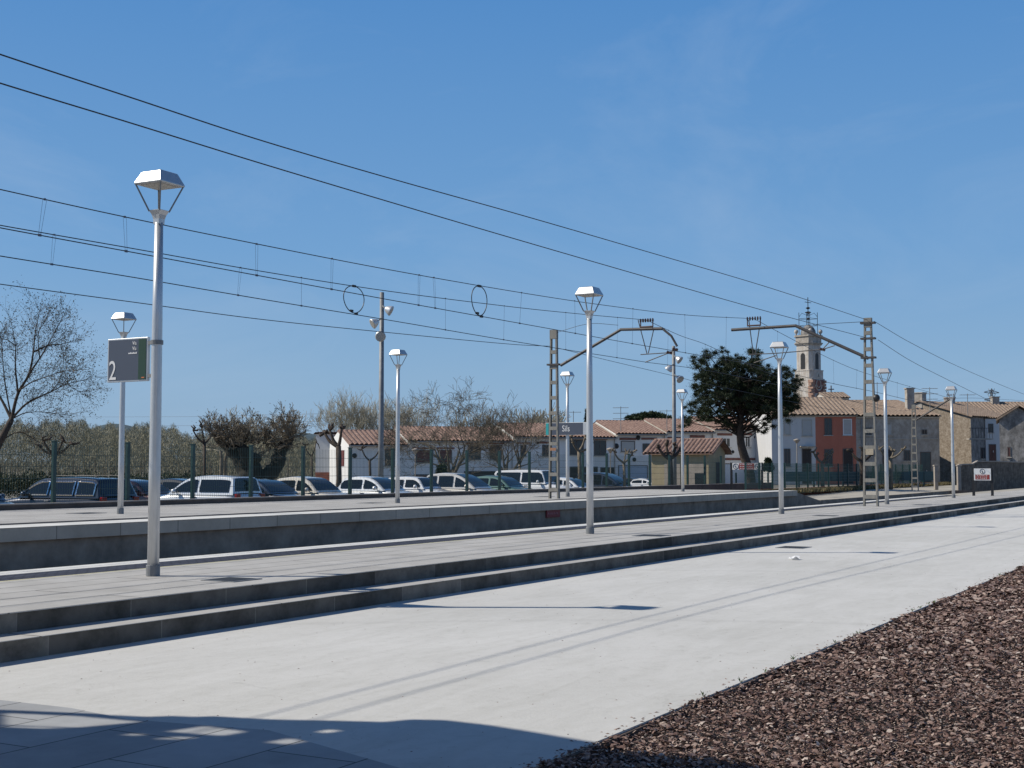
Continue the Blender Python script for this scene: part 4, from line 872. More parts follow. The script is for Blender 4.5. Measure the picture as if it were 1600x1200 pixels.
m = MB(); m.lathe((0, -1.80, Z(589)), [(.62, 0), (.60, .05)], 20, (0, -1, 0)); ck = m.build('clock_face', M['trim'], t)
m = MB(); m.box((0, -1.87, Z(589) + .2), (.07, .02, .42)); m.box((.13, -1.87, Z(589)), (.3, .02, .07)); m.build('hands', M['black'], ck)
m = MB(); m.bb(-1.25, 1.25, -1.83, -1.79, Z(615), Z(594)); pt_ = m.build('mural', M['lintel'], t)
m = MB(); m.tube([(.85 * math.cos(a), -1.85, Z(602) + .85 * math.sin(a)) for a in np.linspace(math.pi, 2 * math.pi, 15)], .13, 5); m.tube([(.6 * math.cos(a), -1.85, Z(600) + .6 * math.sin(a)) for a in np.linspace(0, 2 * math.pi, 21)], .08, 5); m.build('sundial', M['trim'], pt_)
# quoins
m = MB(); z = Z(640); k = 0
while z < Z(594): m.box((-1.60, -1.60, z), (.55 if k % 2 else .95, .95 if k % 2 else .55, .42)); m.box((1.60, -1.60, z), (.55 if k % 2 else .95, .95 if k % 2 else .55, .42)); z += .5; k += 1
m.build('quoins', mat('pink_quoin', (.38, .24, .18), .9, var=.3, scale=3), t)
# iron weather cross and bell frame
m = MB(); z0 = Z(510); m.tube([(0, 0, z0), (0, 0, Z(463))], .07, 6); m.tube([(-.85, 0, Z(471)), (.85, 0, Z(471))], .05, 6); 
for zz, r_ in ((Z(480), .35), (Z(487), .5), (Z(497), .25)): m.lathe((0, 0, zz), [(.06, -.2), (r_, -.05), (r_, .05), (.06, .2)], 10)
m.build('cross', M['wire'], t)
m = MB()
for s1 in (-1, 1):
    for s2 in (-1, 1): m.tube([(s1 * 1.05, s2 * 1.05, Z(523)), (s1 * 1.05, s2 * 1.05, Z(487))], .05, 5)
for s1 in (-1, 1):
    for zz in (Z(497), Z(508)): m.tube([(-1.05, s1 * 1.05, zz), (1.05, s1 * 1.05, zz)], .035, 5); m.tube([(s1 * 1.05, -1.05, zz), (s1 * 1.05, 1.05, zz)], .035, 5)
    for s2 in (-1, 1): m.tube([(s1 * .05, s2 * .05, Z(492)), (s1 * .7, s2 * .7, Z(488)), (s1 * 1.05, s2 * 1.05, Z(494))], .035, 5)
m.build('bell_frame', M['wire'], t)
# nave roof right of the tower with stone cross
fn = Face(at(1292, 732, 205), RT); t, r = house('church_nave', 'low tiled church nave roof with a stone cross right of the tower', fn, 0, 3.6, 0, Z(626), Z(617), 8, 'w_tower', 'tilepale', None, gl=.1, per=.5, cat='church')
m = MB(); m.box(fn.pt(1.8, Z(614), -4), (.16, .16, 1.7), YAW); m.box(fn.pt(1.8, Z(611.5), -4), (.9, .16, .16), YAW - math.pi / 2); m.build('cross', M['w_stain'], r, W=True)
# antennas and chimneys
def antenna(label, x, y0, y1, D, kind=0):
    p = at(x, y1, D); t = thing('roof_antenna', label, 'antenna', p, YAW, 'television antennas on the roofs'); h = (y1 - y0) * D / FPX
    m = MB(); m.tube([(0, 0, -1.0), (0, 0, h)], .03, 5); m.build('pole', M['galvd'], t)
    m = MB()
    for k in range(3 if kind else 1):
        z = h - .12 - k * .5; m.tube([(-.1, -.7, z), (.1, .7, z)], .022, 4)
        for q_ in np.linspace(-.65, .65, 7): m.tube([(-.3 + .1 * q_, q_, z), (.3 + .1 * q_, q_, z)], .018, 4)
    m.build('aerial', M['galvd'], t)
antenna('television antenna above the roof left of the dome-shaped pine', 970, 635, 657, 121, 1); antenna('short television antenna behind the station sign', 896, 642, 660, 121); antenna('television antenna behind the second floodlight pole', 1042, 640, 655, 124)
antenna('tall thin antenna on the grey house between mast and fourth lamp', 1371, 597, 628, 126); antenna('television antenna above the stone gable right of the chimney', 1453, 605, 630, 125, 1); antenna('thin bent antenna on the far right roofs', 1512, 615, 633, 128)
# power pylon
p = at(1552, 732, 520) * [1, 1, 0]; t = thing('power_pylon', 'distant lattice power pylon above the roofs at far right', 'pylon', p, YAW + .5); zt = zat(607, 520)
m = MB()
for s1 in (-1, 1):
    for s2 in (-1, 1): m.tube([(s1 * 3.2, s2 * 3.2, 0), (s1 * .75, s2 * .75, zt - 6), (0, 0, zt)], .17, 4)
for k in range(14):
    za, zb_ = zt * k / 14, zt * (k + 1) / 14; ra = 3.2 - 2.4 * za / zt; rb = 3.2 - 2.4 * zb_ / zt
    for s1 in (-1, 1): m.tube([(-ra, s1 * ra, za), (rb, s1 * rb, zb_)], .11, 3); m.tube([(ra, s1 * ra, za), (-rb, s1 * rb, zb_)], .11, 3); m.tube([(s1 * ra, -ra, za), (s1 * rb, rb, zb_)], .11, 3)
m.build('lattice', M['galvd'], t)
for z in (zt - 1.5, zt - 4.5, zt - 7.5):
    for s1 in (-1, 1): m = MB(); m.tube([(0, 0, z + .9), (0, s1 * 4.2, z)], .15, 4); m.tube([(0, 0, z - .4), (0, s1 * 4.2, z)], .15, 4); m.build('crossarm', M['galvd'], t)
# faint distant power lines at left
for k, (lab, pts) in enumerate((('upper faint power line in the distance at left', [(0, 652, 900), (300, 651, 700), (520, 646, 520), (760, 622, 400)]), ('lower faint power line in the distance at left', [(60, 666, 900), (300, 665, 700), (500, 658, 520), (600, 655, 450)]))):
    o = MB().tube([at(x, y, d) for x, y, d in pts], .06, 4).build('power_line', M['dropper']); o['label'] = lab; o['category'] = 'wire'; o['group'] = 'distant power lines'
# ================================================================== CARS
def paint(name, c, metal=.0): return mat(name, c, .32 if metal else .28, metal, coat=1.0)
PT = {'navy': paint('paint_navy', (.012, .018, .035), .3), 'silver': paint('paint_silver', (.78, .80, .81), .25), 'blue': paint('paint_blue', (.02, .035, .07), .2), 'cream': paint('paint_cream', (.72, .67, .58)),
      'white': paint('paint_white', (.84, .85, .86)), 'beige': paint('paint_beige', (.70, .68, .63), .2), 'green': paint('paint_green', (.10, .19, .17), .3), 'maroon': paint('paint_maroon', (.12, .05, .05), .3), 'black': paint('paint_black', (.012, .013, .016))}
M['cglass'] = mat('car_glass', (.010, .013, .018), .05, spec=.5, coat=.15)
M['tyre'] = mat('tyre', (.012, .012, .012), .9); M['rim'] = mat('rim', (.35, .36, .37), .35, .8); M['chrome'] = mat('chrome', (.75, .76, .78), .12, 1.0)
M['tail'] = mat('tail_light', (.30, .01, .01), .15, coat=1); M['head'] = mat('head_light', (.55, .58, .60), .08, .3, coat=1); M['trimb'] = mat('rubber_trim', (.02, .02, .02), .6); M['plate'] = mat('number_plate_white', (.6, .6, .58), .6)
def car(label, pk, loc, rz, L=4.1, W=1.68, H=1.45, belt=.90, hood=1.05, rake=.75, tail=.55, rear=.30, kind='hatch', chrome=False, glassdoors=2, rack=False):
    """nose towards local +X; greenhouse runs from the windscreen base to the rear window base"""
    t = thing('parked_car', label, 'car', loc, rz, 'cars parked behind the fence'); P = PT[pk]
    xf = L / 2 - hood; xr = -L / 2 + tail; hw = W / 2
    # lower body, lofted along the length
    st = [(-L / 2, .34, belt - .12, .80), (-L / 2 + .07, .24, belt - .03, .93), (-L / 2 + .30, .22, belt, .985), (xr, .20, belt + .015, 1.0), (0, .18, belt, 1.0), (xf, .18, belt - .02, 1.0), (xf + hood * .45, .20, belt - .10, .985), (L / 2 - .25, .22, belt - .19, .95), (L / 2 - .06, .24, belt - .28, .88), (L / 2, .34, belt - .42, .76)]
    vs = []; pr = 12
    for x, zb, zt, k in st:
        w_ = hw * k
        for (a, z) in [(-.80, zb), (-.97, zb + .08), (-1.0, zb + (zt - zb) * .45), (-.985, zt - .16), (-.93, zt - .03), (-.80, zt + .008), (.80, zt + .008), (.93, zt - .03), (.985, zt - .16), (1.0, zb + (zt - zb) * .45), (.97, zb + .08), (.80, zb)]: vs.append((x, a * w_, z))
    n = len(st); fs = [(i * pr + k, (i + 1) * pr + k, (i + 1) * pr + (k + 1) % pr, i * pr + (k + 1) % pr) for i in range(n - 1) for k in range(pr)] + [tuple(range(pr)), tuple(range(n * pr - 1, (n - 1) * pr - 1, -1))]
    m = MB(); m.add(vs, fs); body = m.build('body', P, t, smooth=True)
    sd_ = body.modifiers.new('s', 'SUBSURF'); sd_.levels = 1; sd_.render_levels = 1
    # greenhouse profile (x, z) from windscreen base over the roof to the rear window base
    ftop = xf - rake; rtop = xr + rear
    def prof(u):     # u 0..1
        pts = [(xf, belt - .03), (xf - rake * .55, belt + (H - belt) * .62), (ftop, H - .05), (ftop - .35, H - .012), ((ftop + rtop) / 2, H), (rtop + .35, H - .03), (rtop, H - .08), (rtop - rear * .45, belt + (H - belt) * .52), (xr, belt)]
        L_ = [0]
        for a, b in zip(pts[:-1], pts[1:]): L_.append(L_[-1] + math.dist(a, b))
        q_ = u * L_[-1]; i = min(len(pts) - 2, max(0, int(np.searchsorted(L_, q_, 'right')) - 1)); f = (q_ - L_[i]) / (L_[i + 1] - L_[i]); 
        p0, p1, p2, p3 = pts[max(0, i - 1)], pts[i], pts[i + 1], pts[min(len(pts) - 1, i + 2)]
        cr_ = lambda k: .5 * (2 * p1[k] + (-p0[k] + p2[k]) * f + (2 * p0[k] - 5 * p1[k] + 4 * p2[k] - p3[k]) * f * f + (-p0[k] + 3 * p1[k] - 3 * p2[k] + p3[k]) * f ** 3)
        return cr_(0), cr_(1)
    NP = 40; pp = [prof(i / NP) for i in range(NP + 1)]; wb = hw * .97; wt = hw * .76
    wz = lambda z: wb + (wt - wb) * max(0, min(1, (z - belt) / (H - belt))) ** 1.1
    vs = []; secs = []
    for x, z in pp:
        w_ = wz(z); zl = min(z, max(z - .035, belt - .03)); vs += [(x, -w_, zl), (x, -w_ + .05, z - .006), (x, -w_ * .5, z + .012), (x, w_ * .5, z + .012), (x, w_ - .05, z - .006), (x, w_, zl)]
    fs = [(i * 6 + k, (i + 1) * 6 + k, (i + 1) * 6 + k + 1, i * 6 + k + 1) for i in range(NP) for k in range(5)]
    b0 = len(vs)
    for x, z in pp: vs += [(x, -wz(belt), belt - .05), (x, wz(belt), belt - .05)]
    fs += [(i * 6, b0 + i * 2, b0 + i * 2 + 2, (i + 1) * 6) for i in range(NP)] + [(i * 6 + 5, (i + 1) * 6 + 5, b0 + i * 2 + 3, b0 + i * 2 + 1) for i in range(NP)]
    m = MB(); m.add(vs, fs); cab = m.build('cabin', P, t, smooth=False); cab.data.polygons.foreach_set('use_smooth', [k < NP * 5 for k in range(len(fs))])
    # windscreen and rear window: strips lying on the profile
    def strip(name, ids, inset, lift):
        v = []
        for i in ids:
            x, z = pp[i]; w_ = wz(z) - inset; x2, z2 = pp[min(NP, i + 1)]; x1, z1 = pp[max(0, i - 1)]; dx, dz = x2 - x1, z2 - z1; l_ = math.hypot(dx, dz); nx_, nz_ = dz / l_, -dx / l_
            for a in (-1, -.5, 0, .5, 1): v.append((x + nx_ * lift, a * w_, z + nz_ * lift + .012 * (1 - a * a)))
        f = [(i * 5 + k, (i + 1) * 5 + k, (i + 1) * 5 + k + 1, i * 5 + k + 1) for i in range(len(ids) - 1) for k in range(4)]
        m = MB(); m.add(v, f); return m.build(name, M['cglass'], t, smooth=True)
    iF = [i for i in range(NP + 1) if pp[i][0] > ftop + .02 and i > 0 and i < NP // 2 and pp[i][1] > belt + .02 and pp[i][1] < H - .05]; iR = [i for i in range(NP + 1) if i > NP // 2 and pp[i][0] < rtop + .03 and pp[i][1] > belt + .05 and pp[i][1] < H - .07]
    strip('windscreen', iF, .09, -.012 * -1); strip('rear_window', iR, .11, .012)
    # side windows
    topz = lambda x: float(np.interp(x, [p[0] for p in pp[::-1]], [p[1] for p in pp[::-1]]))
    X0, X1 = xr + .14, xf - .05
    nw = glassdoors; pil = .12; zb = belt + .045
    ed = [X1 - .02, (X1 * .50 + X0 * .50) + .05, X0] if nw == 2 else [X1 - .02, X1 * .60 + X0 * .40, X1 * .27 + X0 * .73, X0]
    for sgn in (-1, 1):
        for a, b in zip(ed[:-1], ed[1:]):
            xs_ = np.linspace(a - pil * .5, b + pil * .5, 9); top = []; 
            for x in xs_:
                zt = min(topz(x) - .105, H - .13); 
                if zt > zb + .01: top.append((x, zt))
            if len(top) < 3: continue
            v = []; 
            for x, z in top: v += [(x, sgn * (wz(zb) + .007), zb), (x, sgn * (wz(z) + .009), z)]
            k = len(top); f = [(i * 2, i * 2 + 2, i * 2 + 3, i * 2 + 1) if sgn < 0 else (i * 2, i * 2 + 1, i * 2 + 3, i * 2 + 2) for i in range(k - 1)]
            m = MB(); m.add(v, f); g = m.build('side_window', M['cglass'], t, smooth=True)
            if chrome:
                m = MB(); lp = [np.array(v[0])] + [np.array(v[i * 2 + 1]) for i in range(k)] + [np.array(v[(k - 1) * 2])]; lp.append(lp[0]); m.tube([p + [0, sgn * .004, 0] for p in lp], .026, 4); m.build('chrome_trim', M['chrome'], g)
        # mirror, handles, sill strip
        m = MB(); m.lathe((xf - .38, sgn * (hw + .10), belt + .07), [(.02, -.07), (.075, -.05), (.085, 0), (.07, .05), (.02, .07)], 10, (1, 0, 0)); m.bar((xf - .38, sgn * (hw - .06), belt + .03), (xf - .38, sgn * (hw + .07), belt + .05), .03); m.build('mirror', P if pk not in ('cream',) else P, t, smooth=True)
        m = MB(); m.bb(-.25, -.07, min(sgn * (hw + .004), sgn * (hw - .03)), max(sgn * (hw + .004), sgn * (hw - .03)), belt - .15, belt - .12); m.build('door_handle', M['chrome'] if chrome else M['trimb'], t)
        m = MB(); m.bb(-L * .33, L * .30, min(sgn * (hw - .02), sgn * (hw + .012)), max(sgn * (hw - .02), sgn * (hw + .012)), .50, .56); m.build('side_moulding', M['trimb'], t)
        MB().lathe((L / 2 - .13, sgn * hw * .66, belt - .30), [(.02, -.08), (.11, -.06), (.12, .02), (.09, .07), (.02, .09)], 12, (1, 0, 0)).build('headlight', M['head'], t, smooth=True)
        m = MB(); m.box((-L / 2 + .07, sgn * hw * .80, belt - .14), (.12, .22, .26)); m.build('tail_light', M['tail'], t, bevel=.02)
        for xw in (L / 2 - .78, -L / 2 + .75):
            wm = MB().lathe((xw, sgn * (hw - .10), .30), [(.20, -.09), (.29, -.09), (.305, -.05), (.305, .05), (.29, .09), (.20, .09)], 22, (0, 1, 0)).build('wheel', M['tyre'], t, smooth=False)
            MB().lathe((xw, sgn * (hw - .10), .30), [(.20, -.085), (.20, .085)], 16, (0, 1, 0)).build('rim', M['rim'], wm)
    if rack or kind == 'suv':
        for sgn in (-1, 1): m = MB(); m.tube([(ftop - .15, sgn * wt * .86, H + .0), (ftop - .25, sgn * wt * .86, H + .05), (rtop + .25, sgn * wt * .86, H + .05), (rtop + .1, sgn * wt * .86, H + .0)], .018, 6); m.build('roof_rail', M['trimb'], t)
    MB().tube([(rtop + .15, 0, H - .04), (rtop - .02, 0, H + .16)], .006, 5).build('aerial', M['trimb'], t)
    MB().bb(L / 2 - .01, L / 2 + .012, -.26, .26, .42, .53).build('number_plate', M['plate'], t); MB().bb(-L / 2 - .012, -L / 2 + .01, -.26, .26, .52, .63).build('number_plate', M['plate'], t)
    return t
def put(label, pk, xpx, Y, nose, **k):
    """xpx: picture column of the car's centre; nose: -1 towards the tracks, +1 away"""
    x = ony(xpx, 745, Y)[0]; g = gz(x, Y); return car(label, pk, (x, Y, g + k.pop('dz', 0)), (math.pi / 2 if nose > 0 else -math.pi / 2) + R_(k.pop('turn', 0)), **k)
put('dark navy estate car with chrome window trim, second from the left edge', 'navy', 100, 32.3, 1, L=4.6, W=1.76, H=1.50, belt=.93, hood=1.25, rake=.85, rear=.20, tail=.12, chrome=True, glassdoors=3, rack=True, turn=4)
put('dark blue car mostly cut off by the left edge of the picture', 'blue', -62, 32.0, -1, H=1.36)
put('small maroon car between the first two lamp posts, glinting in the sun', 'maroon', 218, 35.8, -1, L=3.9, H=1.36, turn=6)
put('dark car roof showing just behind the bonnet of the silver hatchback', 'black', 268, 40, 1, H=1.34)
put('bright silver hatchback with a large tailgate window, nose away', 'silver', 322, 32.2, 1, L=3.95, H=1.52, belt=.92, rear=.14, tail=.16, hood=.95, rake=.95, turn=3)
put('dark blue saloon with its windscreen towards the tracks, right of the silver hatchback', 'blue', 412, 31.9, -1, H=1.38, tail=.8, rake=.85, rear=.5)
put('cream hatchback behind the fence, left of the leftmost white house front', 'cream', 486, 31.9, -1, L=3.9, H=1.45, rake=.8)
put('silver blue hatchback under the tall floodlight pole', 'silver', 588, 32.2, -1, L=4.0, H=1.44, rake=.9)
put('small boxy white hatchback just right of the thin lamp post', 'white', 655, 33.0, -1, L=3.6, W=1.58, H=1.40, rake=.55, rear=.2, tail=.2)
put('beige minivan with long sloping windscreen below the large bare tree', 'beige', 718, 32.2, -1, L=4.3, H=1.56, rake=1.15, hood=.85, glassdoors=3)
put('green saloon between the beige minivan and the white off-road car', 'green', 778, 33.0, -1, L=4.3, H=1.42, rake=.85, tail=.7, rear=.45)
put('tall boxy white off-road car with roof rails left of the middle mast', 'white', 838, 33.2, -1, L=4.5, W=1.80, H=1.78, belt=1.10, hood=1.25, rake=.36, rear=.10, tail=.08, kind='suv')
put('small white car directly behind the middle mast and station sign post', 'white', 893, 31.7, -1, L=3.6, W=1.6, H=1.36, rake=.8)
put('large dark blue minivan left of the beige hut, rightmost of the parked row', 'blue', 944, 34.2, -1, L=4.5, W=1.78, H=1.64, rake=1.3, hood=.8, glassdoors=3)
put('grey car in shade before the pale blue garage', 'black', 985, 45, -1, H=1.36, dz=-.05)
put('small white car parked near the hut wall', 'white', 1012, 43, -1, H=1.3, dz=-.1, L=3.6)

# ================================================================== TREES
class Tree:
    def __init__(s): s.tw = MB(); s.tr = MB(); s.tips = []
def grow(T, p, d, L_, r, lev, n_br, spread=.55, up=.25, wig=.12, minr=.006, ratio=.68, seg=5, mb=None, tipr=.35):
    pts = [np.array(p)]; rad = [r]; d = np.array(d) / np.linalg.norm(d)
    for i in range(seg):
        d = d + rng.normal(0, wig, 3) + [0, 0, up * .25]; d /= np.linalg.norm(d); pts.append(pts[-1] + d * L_ / seg); rad.append(max(minr, r * (1 - (1 - tipr) * (i + 1) / seg)))
    (mb or T.tw).tube(pts, rad, 6 if r > .05 else (4 if r > .02 else 3), cap=False)
    if lev <= 0: T.tips.append(pts[-1]); T.tips.append((pts[-2] + pts[-1]) / 2); return
    for k in range(n_br):
        f = rng.uniform(.35, 1.0) if k < n_br - 1 else 1.0; i = min(seg - 1, int(f * seg)); q = pts[i] + (pts[i + 1] - pts[i]) * (f * seg - i if i < seg - 1 or f < 1 else 1)
        a = rng.uniform(0, 2 * math.pi); u = np.cross(d, [.3, .2, .9]); u /= np.linalg.norm(u); v = np.cross(d, u)
        nd = d + (u * math.cos(a) + v * math.sin(a)) * spread * rng.uniform(.6, 1.4) + [0, 0, up]
        grow(T, q, nd, L_ * ratio * rng.uniform(.75, 1.15), max(minr, rad[i] * .62), lev - 1, n_br, spread, up, wig, minr, ratio, max(3, seg - 1), None, tipr)
def finish(T, name, label, cat, base, mt, mtw, group=None):
    t = thing(name, label, cat, base, 0, group)
    if T.tr.v: T.tr.build('trunk', mt, t, smooth=True, W=True)
    T.tw.build('branches', mtw, t, W=True, kind='stuff'); return t
def buds(T, t, n, m, size, jit=.12, name='buds'):
    tp = np.array(T.tips); idx = rng.integers(0, len(tp), n); c = tp[idx] + rng.normal(0, jit, (n, 3)) - woff(t)
    a = rng.normal(0, 1, (n, 3)); a /= np.linalg.norm(a, axis=1)[:, None]; b = np.cross(a, rng.normal(0, 1, (n, 3))); b /= np.linalg.norm(b, axis=1)[:, None]; s_ = size * rng.uniform(.5, 1.3, (n, 1))
    P = np.stack([c - a * s_, c + b * s_ * .45, c + a * s_, c - b * s_ * .45], 1).reshape(-1, 3)
    return npmesh(name, P, np.arange(n * 4).reshape(-1, 4), m, parent=t, attr=rng.random(n), kind='stuff')
# big leaning budding tree at the left edge, skeleton read off its limbs
D_ = 48.0
def A(x, y, dd=0): return at(x, y, D_ + dd)
T = Tree(); T.tr.tube([A(-45, 790), A(-22, 735), A(0, 690), A(18, 655)], [.19, .16, .13, .10], 8)
for pts, r in [(((18, 655), (28, 615), (45, 585), (52, 550), (55, 520), (62, 485)), .10), (((18, 655), (40, 632), (62, 620), (80, 612), (105, 600), (142, 592)), .075), (((28, 615), (24, 575), (24, 540), (17, 500)), .06), (((45, 585), (62, 560), (80, 530), (98, 495)), .06), (((52, 550), (75, 540), (95, 538), (108, 535)), .05),
               (((30, 610), (50, 597), (75, 588), (100, 580), (125, 577)), .045), (((18, 655), (40, 645), (70, 644), (100, 648)), .04), (((18, 655), (0, 620), (-20, 590), (-40, 540)), .09), (((-22, 735), (-40, 690), (-80, 640)), .10), (((0, 690), (30, 675), (60, 690), (90, 700)), .035), (((24, 540), (8, 530), (-10, 535)), .035), (((18, 655), (8, 600), (4, 560), (0, 520)), .05),(((80, 612), (95, 590), (100, 560)), .03), (((62, 560), (60, 520), (72, 500)), .035), (((105, 600), (120, 610), (135, 612)), .025)]:
    dd = rng.uniform(-1.5, 1.5); P_ = [A(x, y, dd * i / len(pts)) for i, (x, y) in enumerate(pts)]; P_ = curve(None, P=P_, n=4); n = len(P_)
    T.tr.tube(P_, [max(.006, r * .66 * (1 - .88 * i / (n - 1))) for i in range(n)], 5, cap=False)
    for i in range(3, n):
        for k in range(3):
            d = P_[i] - P_[i - 1]; d /= np.linalg.norm(d); grow(T, P_[i], d + rng.normal(0, .65, 3), rng.uniform(.3, .9), .007, 1, 3, .6, .1, .12, .0035, .6, 3)
t = finish(T, 'budding_tree', 'tall leaning budding tree with thin dark twigs at the left edge', 'tree', at(-45, 790, D_), M['bark'], M['twig'])
buds(T, t, 9000, M['bud'], .034, .10)
# old pollarded giants with thick dark limbs (between first lamp and cream car)
def limb(mb, pts, r0, r1, D, n=8): 
    P_ = curve(None, P=[at(x, y, D + dd) for x, y, dd in pts], n=5); k = len(P_); mb.tube(P_, [(r0 + (r1 - r0) * i / (k - 1)) * rng.uniform(.88, 1.15) for i in range(k)], n); return P_
T = Tree(); D_ = 63.0
limb(T.tr, [(395, 790, 0), (390, 760, 0), (384, 735, .2), (372, 712, .4), (352, 692, .5), (338, 684, .5)], .62, .22, D_)
limb(T.tr, [(390, 765, 0), (396, 735, 0), (385, 710, -.3), (376, 697, -.5)], .50, .22, D_)
limb(T.tr, [(392, 770, 0), (412, 748, .2), (432, 728, .4), (438, 706, .5), (448, 690, .5), (455, 678, .6)], .45, .22, D_)
limb(T.tr, [(384, 725, 0), (398, 715, -.4), (405, 718, -.6)], .35, .15, D_)
for x, y, k in [(340, 684, 16), (352, 688, 12), (376, 697, 16), (404, 712, 6), (452, 682, 20), (446, 690, 10), (362, 700, 8), (432, 700, 6), (392, 690, 8), (415, 694, 6), (428, 688, 6)]:
    for _ in range(k): grow(T, at(x + rng.uniform(-5, 5), y + rng.uniform(-4, 4), D_ + rng.uniform(-.6, .6)), RT * rng.normal(0, .9) + F0 * rng.normal(0, .5) + np.array([0, 0, rng.uniform(.1, .9)]), rng.uniform(.4, .8), .04, 3, 3, .7, .12, .15, .011, .66, 3)
t = finish(T, 'pollarded_tree', 'old gnarled tree with thick dark forked trunk and short crown behind the cars', 'tree', at(393, 790, D_), mat('bark_dark', (.03, .028, .022), .95, var=.5, scale=4), M['barkpale'])
buds(T, t, 1100, M['bud'], .045, .16, 'leaf_tufts')
T = Tree(); D_ = 75.0
limb(T.tr, [(345, 790, 0), (346, 720, 0), (345, 705, 0)], .11, .08, D_, 6); limb(T.tr, [(352, 790, .3), (352, 722, .3), (355, 705, .3)], .11, .08, D_, 6)
for x, y in [(345, 705), (355, 705), (345, 684), (360, 682), (372, 684), (386, 682), (400, 684), (414, 682), (428, 684), (440, 682), (455, 680)]:
    for _ in range(7): grow(T, at(x + rng.uniform(-6, 6), y + rng.uniform(-3, 3), D_), RT * rng.normal(0, .8) + F0 * rng.normal(0, .5) + np.array([0, 0, rng.uniform(.3, 1)]), rng.uniform(.6, 1.0), .03, 2, 3, .7, .1, .12, .012, .7, 3)
finish(T, 'pale_twiggy_tree', 'pale twiggy tree on thin stems behind the old gnarled tree', 'tree', at(349, 790, D_), M['barkpale'], M['twigpale'])
# young pollarded planes: straight stem, stubby knuckled arms
def pollard(label, x, ybot, ytop, D, w=.08, arms=((-.5, .5), (.5, .6), (.1, .8)), mat_='bark', lean=0):
    k = FPX / D; base = at(x, ybot, D); base = np.array([base[0], base[1], gz(base[0], base[1]) - .1]); zt = zat(ytop, D); zf = zt - .75
    t = thing('pollarded_plane_tree', label, 'tree', base, 0, 'young pollarded plane trees'); top = np.array([base[0], base[1], zf]) + RT * lean
    m = MB(); m.tube([base, base * .5 + top * .5 + RT * .04, top], [w * 1.25, w, w * .95], 7); m.build('trunk', M[mat_], t, smooth=True, W=True)
    for ax, az in arms:
        m = MB(); e = top + RT * ax * .9 + F0 * rng.normal(0, .2) + [0, 0, az * .8]; mid = top + (e - top) * .45 + RT * ax * .12 - [0, 0, .06]
        P_ = curve(None, P=[top - [0, 0, .05], mid, e], n=4); m.tube(P_, [w * (.75 - .35 * i / (len(P_) - 1)) for i in range(len(P_))], 6)
        for _ in range(3): q = e + rng.normal(0, .10, 3); m.tube([e, q + [0, 0, .04], q + rng.normal(0, .10, 3) + [0, 0, .10]], [w * .5, w * .62, w * .25], 5)
        m.build('branch', M[mat_], t, smooth=True, W=True)
    return t
pollard('young pollarded plane behind the roof of the navy estate car', 83, 790, 681, 56, .09, ((-.75, .4), (.75, .55), (-.35, .7), (.4, .8)))
pollard('slim dark pollarded plane just left of the old gnarled tree', 318, 790, 668, 66, .08, ((-.55, .75), (.4, .8), (-.1, .9)))
pollard('thin pollarded sapling right of the old gnarled tree', 486, 790, 690, 72, .05, ((-.4, .7), (.3, .9)))
pollard('pollarded plane in front of the left gable of the white terrace', 528, 790, 671, 60, .13, ((-.75, .75), (.15, 1.0), (-.45, .9)), lean=0)
pollard('thin y-shaped pollarded plane before the leftmost white house front', 577, 790, 695, 66, .07, ((-.45, .75), (.6, .75)))
pollard('pollarded plane in front of the dark upper windows near the station sign', 905, 790, 684, 78, .12, ((-.5, .9), (.4, 1.0), (.75, .3)), 'barkpale')
pollard('pale pollarded plane left of the beige hut', 975, 790, 702, 78, .09, ((-.7, .8), (.6, .75), (.1, .6)), 'barkpale')
pollard('thick pollarded plane in front of the beige hut', 1047, 790, 696, 78, .17, ((-.75, .8), (.7, .7), (-.2, .9), (.4, .9)), 'bark')
pollard('white barked pollarded plane in front of the red house', 1285, 766, 706, 96, .13, ((-.75, .9), (.85, .9), (.3, .7), (-.4, .6)), 'barkpale')
pollard('dark pollarded plane behind the right mast', 1347, 766, 704, 98, .20, ((-.8, .9), (.8, .7), (.1, .9)), 'bark')
pollard('pale branching pollarded plane right of the fourth lamp post', 1392, 768, 700, 98, .13, ((-.9, .8), (.95, .75), (.3, .6)), 'barkpale')
# large spreading bare trees in front of the terrace
def bare(name, label, x, D, ytop, wpx, mt, mtw, lev=5, n_br=3, stems=2, group=None, r0=.16, zg=None, spread=.6, up=.12, fork=.22, seed=None, minr=.012, stop=None, ratio=.72):
    base = at(x, 760, D); base = np.array([base[0], base[1], gz(base[0], base[1]) if zg is None else zg]); H_ = zat(ytop, D) - base[2]; T = Tree()
    top = base + [0, 0, H_ * fork]; 
    T.tr.tube([base, base * .5 + top * .5 + rng.normal(0, .05, 3), top], [r0 * 1.3, r0, r0 * .9], 8)
    wd = wpx * D / FPX / 2
    for k in range(stems):
        a = 2 * math.pi * k / stems + rng.uniform(0, 1.2); d = np.array([math.cos(a), math.sin(a), 0]) * wd / H_ * 1.25 + [0, 0, 1.0]
        grow(T, top, d, H_ * .34, r0 * .7, lev, n_br, spread, up, .10, minr, ratio, 5)
    t = finish(T, name, label, 'tree', base, M[mt], M[mtw], group); return T, t
bare('bare_tree', 'large spreading bare tree with tangled twigs before the red shuttered house', 705, 74, 618, 150, 'barkpale', 'barkgrey', 6, 3, 6, None, .17, spread=.85, up=.06, ratio=.74, minr=.0065)
bare('bare_tree', 'smaller bare tree with crooked limbs left of the middle mast', 790, 76, 640, 110, 'barkgrey', 'barkgrey', 5, 3, 5, None, .15, spread=.75, up=.08, minr=.0075)
bare('bare_tree', 'slim pale bare tree right of the crooked one, near the middle mast', 812, 79, 668, 70, 'barkpale', 'barkgrey', 4, 3, 4, None, .09, fork=.5, spread=.7, minr=.008)
